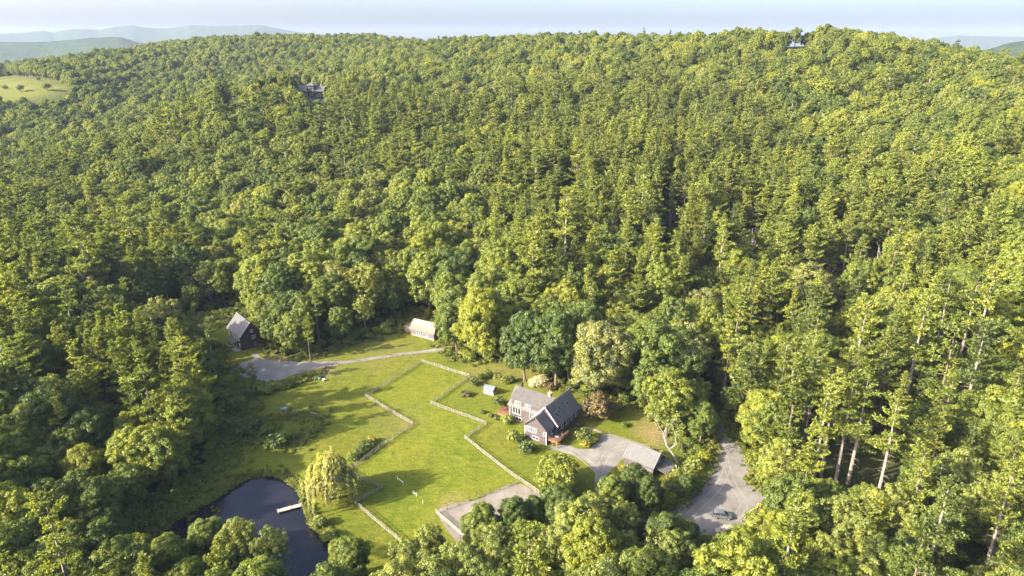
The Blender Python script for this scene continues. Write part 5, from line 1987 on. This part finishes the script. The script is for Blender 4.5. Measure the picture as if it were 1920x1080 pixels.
# ------------------------------------------------------------------ single trees and shrubs
x, y, z = G(622, 936)
WIL.place(x, y, z, 1.05, .4, 'pale yellow green weeping willow beside the pond')
x, y, z = G(1118, 785)
MAR.place(x, y, z, .95, 1.0, 'bronze leaved round tree behind the grey house')
x, y, z = G(1042, 918)
GRN.place(x, y, z, .95, 2.0, 'low spreading green tree on the lawn below the driveway')
SHRUBS = [  # px, py of the base, kind, scale, label
    (936, 760, 'dark', 1.0, 'dark upright shrub beside the wooden terrace'), (951, 793, 'fresh', .95, 'light green shrub under the left end of the house'),
    (964, 827, 'fresh', 1.15, 'rounded light green shrub before the front gable'), (985, 848, 'dark', 1.15, 'dark green shrub at the foot of the front gable'), (1000, 842, 'green', .6, 'small green shrub at the right foot of the front gable'),
    (1096, 826, 'dark', 1.25, 'tall dark shrub in the driveway island'), (1098, 839, 'yellow', .8, 'yellow flowering shrub in the driveway island'), (1112, 828, 'green', .8, 'green shrub at the driveway island edge'),
    (1012, 722, 'white', 1.4, 'cream blossoming shrub behind the house roof'), (1002, 724, 'white', 1.0, 'smaller cream blossoming shrub beside the larger one'), (1030, 730, 'bronze', 1.0, 'brown leaved shrub behind the house'),
    (888, 722, 'dark', .9, 'dark garden shrub above the greenhouse fence'), (902, 712, 'dark', .8, 'dark garden shrub between two others above the greenhouse'), (914, 705, 'green', .9, 'green garden shrub at the top of the flower bed'),
    (933, 712, 'fresh', .8, 'light green shrub behind the greenhouse'), (946, 718, 'green', .9, 'green shrub left of the blossoming shrub'), (958, 716, 'dark', .8, 'dark shrub left of the metal chimney'),
    (875, 742, 'bronze', .8, 'brownish shrub at the paddock corner'), (866, 742, 'green', .7, 'green shrub at the paddock corner'), (905, 775, 'green', .5, 'low green plant on the garden edge facing the fence'), (918, 781, 'green', .5, 'low green plant in the middle of the garden edge'),
    (932, 787, 'green', .55, 'low green plant on the garden edge near the house'),
    (1166, 884, 'yellow', .65, 'yellow green shrub before the garage roof'), (1190, 888, 'dark', 1.05, 'large dark shrub before the garage'), (1214, 897, 'green', .7, 'green shrub under the utility pole'),
    (1280, 905, 'fresh', 1.6, 'bright green shrub behind the garage end'), (1300, 880, 'fresh', 1.3, 'bright green shrub between garage and lower driveway'), (1265, 925, 'dark', 1.4, 'dark shrub below the garage lean-to'),
    (1320, 862, 'green', 1.1, 'green shrub on the driveway verge'), (1245, 945, 'green', 1.4, 'green shrub on the bank above the parking area'), (1290, 925, 'dark', 1.1, 'dark shrub on the verge of the parking area'),
    (698, 829, 'yellow', .7, 'yellow green shrub at the fence by the rough grass'), (688, 840, 'dark', .9, 'dark shrub second from the fence in the rough grass'), (676, 852, 'dark', .9, 'dark shrub in the middle of the row in the rough grass'), (662, 862, 'green', .9, 'green shrub at the willow end of the row'),
    (458, 818, 'dark', 1.4, 'dark shrub at the left end of the vegetable garden'), (518, 838, 'dark', 1.5, 'large dark shrub below the vegetable garden'), (430, 812, 'dark', 1.5, 'dark shrub under the edge of the pines'), (543, 822, 'green', 1.1, 'green shrub right of the large dark shrub'),
    (480, 802, 'dark', 1.2, 'dark shrub behind the vegetable garden'), (500, 812, 'green', 1.0, 'green shrub in the middle of the vegetable garden'), (445, 770, 'dark', 1.5, 'dark shrub below the gravel turnaround'), (470, 745, 'dark', 1.3, 'dark shrub on the bank under the turnaround'),
    (500, 738, 'green', 1.1, 'green shrub on the bank under the turnaround'), (545, 725, 'green', .9, 'green shrub at the end of the turnaround bank'), (600, 985, 'fresh', .9, 'light green reeds clump on the right pond bank'), (618, 1012, 'fresh', .9, 'light green clump on the pond bank below the reeds'),
    (1158, 768, 'fresh', .9, 'light green shrub at the wood edge behind the bronze tree'), (1170, 800, 'green', .6, 'small green shrub on the lawn behind the driveway'), (1085, 800, 'dark', .6, 'low dark shrub beside the house steps'),
    (1470, 930, 'fresh', 1.2, 'light green shrub right of the parking area'), (1435, 885, 'fresh', 1.3, 'light green shrub on the driveway verge by the tall trees'), (1380, 1010, 'green', 1.2, 'green shrub behind the rock heap'), (1412, 985, 'fresh', 1.2, 'light green shrub beside the yellow implement'),
    (88, 168, 'dark', 3.6, 'dark round bush beside the wood in the far meadow'), (38, 170, 'dark', 3.2, 'dark round bush in the middle of the far meadow'), (10, 168, 'dark', 2.6, 'dark bush at the open end of the far meadow'), (72, 151, 'dark', 2.2, 'small dark bush at the top of the far meadow')]
for i, (px, py, k, s, lab) in enumerate(SHRUBS):
    x, y, z = G(px, py)
    SH[k].place(x, y, z - .05, s * (1.3 if py > 600 else 1), i * 1.7, lab, 'garden and verge shrubs')

# bare leaning tree beside the garage: real limbs in the plane of its foot
bx0, by0, bz0 = G(1275, 872)
bt = thing('bare_tree', 'leaning pale tree with bare forked limbs behind the garage', 'tree', (bx0, by0, bz0))
tm = MB()


def P_(px, py, dy=0):
    p = at_y(px, py, by0 + dy)
    return (p[0] - bx0, p[1] - by0, p[2] - bz0)


tm.tube([(0, 0, -1), P_(1264, 855), P_(1250, 835, .5), P_(1244, 812, 1)], [.30, .26, .2, .16], 7)
tm.tube([P_(1244, 812, 1), P_(1236, 800, .8), P_(1228, 780, 0), P_(1226, 770, -.5)], [.15, .1, .07, .02], 6)
tm.tube([P_(1244, 812, 1), P_(1250, 800, 1.6), P_(1262, 790, 2.2), P_(1268, 776, 2.5)], [.13, .1, .07, .02], 6)
tm.tube([P_(1255, 843, .4), P_(1268, 832, 1), P_(1266, 815, 1.4), P_(1262, 800, 1.5)], [.16, .12, .1, .05], 6)
for a, b in (((1236, 800), (1230, 795)), ((1228, 780), (1222, 778)), ((1262, 790), (1270, 786)), ((1250, 800), (1248, 786)), ((1266, 815), (1274, 806)), ((1262, 800), (1256, 788))):
    tm.tube([P_(*a, .8), P_((a[0] + b[0]) / 2, (a[1] + b[1]) / 2 - 2, .6), P_(*b, .2)], [.05, .035, .015], 4)
tm.build('trunk', 'dead_wood', bt)
rg = np.random.default_rng(8)
cc = np.concatenate([np.array(P_(a, b, 1)) + rg.normal(size=(70, 3)) * .75 for a, b in ((1270, 782), (1258, 795), (1276, 800), (1264, 812))])
LV = leaves(cc, unit(rg.normal(size=cc.shape) + np.array([-.4, -.3, .6])), .24, .15, rg)
add_obj('crown', np_mesh('thin_crown', LV, [np.arange(len(LV)).reshape(-1, 4)], ['fresh_foliage']), bt)

# dead grey trees in the wood
for i, (px, py, v, s, lab) in enumerate(((1418, 405, 0, 1.2, 'bare grey dead tree behind the tall pines on the slope'), (1207, 652, 1, 1.0, 'bare many branched dead tree behind the wood edge above the house'), (1140, 500, 2, .9, 'dead spiky tree trunk among the middle pines'),
                                         (1450, 555, 0, 1.0, 'bare grey dead tree in the right hand wood'), (1553, 485, 1, 1.5, 'large pale dead tree standing in the broadleaf wood'), (1572, 520, 0, 1.2, 'pale dead tree leaning beside the large dead one'), (1655, 432, 2, 1.1, 'pale dead crown at the pine edge uphill'),
                                         (72, 655, 1, 1.2, 'bare grey dead tree among the pines left of the barn'), (1075, 405, 2, .9, 'dead grey tree among the pines in mid slope'), (1262, 370, 0, .9, 'dead grey tree standing high on the pine slope'), (230, 740, 2, .9, 'dead grey tree between the pines above the pond'))):
    h = (15, 13, 17)[v] * s
    x, y, z = stand(px, py, h)
    t = thing('dead_tree', lab, 'tree', (x, y, z), i * 1.3)
    t.scale = (s, s, s)
    add_obj('trunk', DEADM[v], t)

# weeds and tall grass: verges, banks, fern bank
weeds = []


def weed_at(x, y, s):
    z = H(x, y)
    if z < WATER_Z - .05:
        return
    weeds.append((0, WEED[rnd.integers(0, 3)], x, y, z - .03, s, rnd.uniform(0, 6.28), 0))


fp = np.array(FERNS)
for _ in range(900):
    x, y = rnd.uniform(fp[:, 0].min(), fp[:, 0].max()), rnd.uniform(fp[:, 1].min(), fp[:, 1].max())
    if in_poly(np.array([x]), np.array([y]), FERNS)[0]:
        weed_at(x, y, rnd.uniform(.7, 1.4))


def along(poly, n, spread, lo, hi, closed=True):
    m = len(poly) if closed else len(poly) - 1
    seg = [(poly[i], poly[(i + 1) % len(poly)]) for i in range(m)]
    ln = np.array([math.dist(a, b) for a, b in seg])
    for _ in range(n):
        a, b = seg[rnd.choice(m, p=ln / ln.sum())]
        t = rnd.random()
        weed_at(a[0] + (b[0] - a[0]) * t + rnd.normal() * spread, a[1] + (b[1] - a[1]) * t + rnd.normal() * spread, rnd.uniform(lo, hi))


along(POND, 1500, 1.1, .5, 1.2)
along(OPEN, 2600, 1.8, .5, 1.5)
for _ in range(260):                          # reeds standing in the shallow left end
    x, y, _z = at_z(rnd.uniform(285, 420), rnd.uniform(930, 1010), WATER_Z)
    d_ = poly_dist(np.array([x]), np.array([y]), POND)[0]
    if in_poly(np.array([x]), np.array([y]), POND)[0] and d_ < 5 and fbm(x, y, 5) > .5:
        weeds.append((0, WEED[1], x, y, WATER_Z - .1, rnd.uniform(.3, .7), rnd.uniform(0, 6.28), 0))
along(G2([(432, 700), (445, 760), (440, 800), (400, 880), (330, 935), (290, 985)]), 900, 3.5, .6, 1.5, False)
along(G2([(450, 720), (520, 728), (600, 700)]), 350, 1.6, .5, 1.3, False)
along(G2([(470, 800), (560, 775), (600, 790), (560, 830), (480, 825)]), 420, 2.2, .5, 1.2)
along(UP_DRIVE, 220, .5, .12, .3)
along(LOW_DRIVE, 420, .7, .3, .8)
for path, lab, rails in FENCES:
    along(G2(path), 25, .3, .15, .32, False)
for _ in range(2600):                         # low clumps scattered over the grass
    x, y = rnd.uniform(-105, 60), rnd.uniform(112, 240)
    if in_poly(np.array([x]), np.array([y]), OPEN)[0] and not any(in_poly(np.array([x]), np.array([y]), q)[0] for q in (UP_DRIVE, HOUSE_DRIVE, LOW_DRIVE, ARENA)) and fbm(x, y, 18) > .47:
        weed_at(x, y, rnd.uniform(.10, .34))
weeds = [w for w in weeds if not (math.hypot(w[2] - cx0, w[3] - cy0) < 6)]
scatter('tall_weeds', weeds, WEED, 'tall weeds and ferns along banks, verges and the wood edge', 'weeds', 'weed_foliage')

# ------------------------------------------------------------------ distant hills and the hazy air
m, nt, out = new_mat('far_woods')
geo = nt.nodes.new('ShaderNodeNewGeometry')
b = nd(nt, 'ShaderNodeBsdfDiffuse')
nt.links.new(ramp(nt, noise(nt, .012, 5, .7, geo.outputs['Position']), [(.35, (.020, .032, .016)), (.65, (.038, .052, .020))]), b.inputs['Color'])
bp = nd(nt, 'ShaderNodeBump')
bp.inputs['Distance'].default_value = 12
bp.inputs['Strength'].default_value = .8
nt.links.new(noise(nt, .05, 4, .7, geo.outputs['Position']), bp.inputs['Height'])
nt.links.new(bp.outputs[0], b.inputs['Normal'])
nt.links.new(b.outputs[0], out.inputs[0])


def hills(name, prof_, D, depth, rough=10):
    px_ = np.arange(prof_[0][0], prof_[-1][0] + 1, 4.0)
    py_ = np.interp(px_, [p[0] for p in prof_], [p[1] for p in prof_])
    rows = np.concatenate([np.linspace(-1, 0, 26), np.linspace(.06, 1, 12)])
    V_ = []
    for r_ in rows:
        Y_ = D + depth * r_
        for u, v in zip(px_, py_):
            x, y, z = at_y(u, v, D)
            k = .5 + .5 * math.cos(math.pi * abs(r_) ** .85)
            k = k * k * .35 + k * .65
            X_ = x * Y_ / D
            V_.append((X_, Y_, -75 + (z + 75) * k))
    V_ = np.array(V_)
    V_[:, 2] += (fbm(V_[:, 0] + D, V_[:, 1], 900, 4) - .5) * 70 * np.clip(np.repeat(np.abs(rows), len(px_)) * 2.5, 0, 1) + (fbm(V_[:, 0], V_[:, 1] + D, 60, 3) - .5) * rough
    n_, m_ = len(rows), len(px_)
    i, j = np.meshgrid(np.arange(n_ - 1), np.arange(m_ - 1), indexing='ij')
    a = (i * m_ + j).ravel()
    add_obj(name, np_mesh(name, V_, [np.stack([a, a + 1, a + m_ + 1, a + m_], 1)], ['far_woods'], smooth=True), kind='structure')
    return V_[:, 2].max(), V_[:, 1].max(), np.abs(V_[:, 0]).max()


ex = [hills('mountains', [(-400, 80), (-150, 68), (0, 63), (33, 62), (83, 58), (100, 61), (123, 56), (157, 54), (187, 56), (217, 50), (247, 47), (267, 51), (287, 53), (317, 53), (353, 47), (400, 49), (467, 47), (493, 47), (510, 51), (560, 60), (700, 76)], 8600, 2300, 9),
      hills('foothills', [(-400, 92), (-100, 80), (0, 78), (90, 79), (170, 71), (225, 69), (260, 80), (400, 96)], 4600, 1300, 9),
      hills('mountains', [(1700, 80), (1790, 66), (1850, 68), (1920, 69), (2050, 66), (2300, 75)], 8600, 2200, 8),
      hills('foothills', [(1780, 110), (1868, 88), (1890, 80), (1920, 75), (2000, 66), (2300, 78)], 2500, 800, 9)]

x0, x1 = GX[0] - 60, GX[-1] + 60
y0, y1 = GY[0] - 60, GY[-1] + 60
z0 = min(GZ.min(), -80) - 1
z1 = max(max(e[0] for e in ex), GZ.max() + 32) + 12
m, nt, out = new_mat('haze_air')
pv = nd(nt, 'ShaderNodeVolumePrincipled')
pv.inputs['Density'].default_value = 5e-5
pv.inputs['Color'].default_value = (.42, .53, .74, 1)
pv.inputs['Anisotropy'].default_value = 0.0
nt.links.new(pv.outputs[0], out.inputs['Volume'])
MB().box(x0, x1, y0, y1, z0, z1).build('haze', 'haze_air', kind='stuff')
print('haze box', x0, x1, y0, y1, z0, z1, 'ground z', GZ.min(), GZ.max())
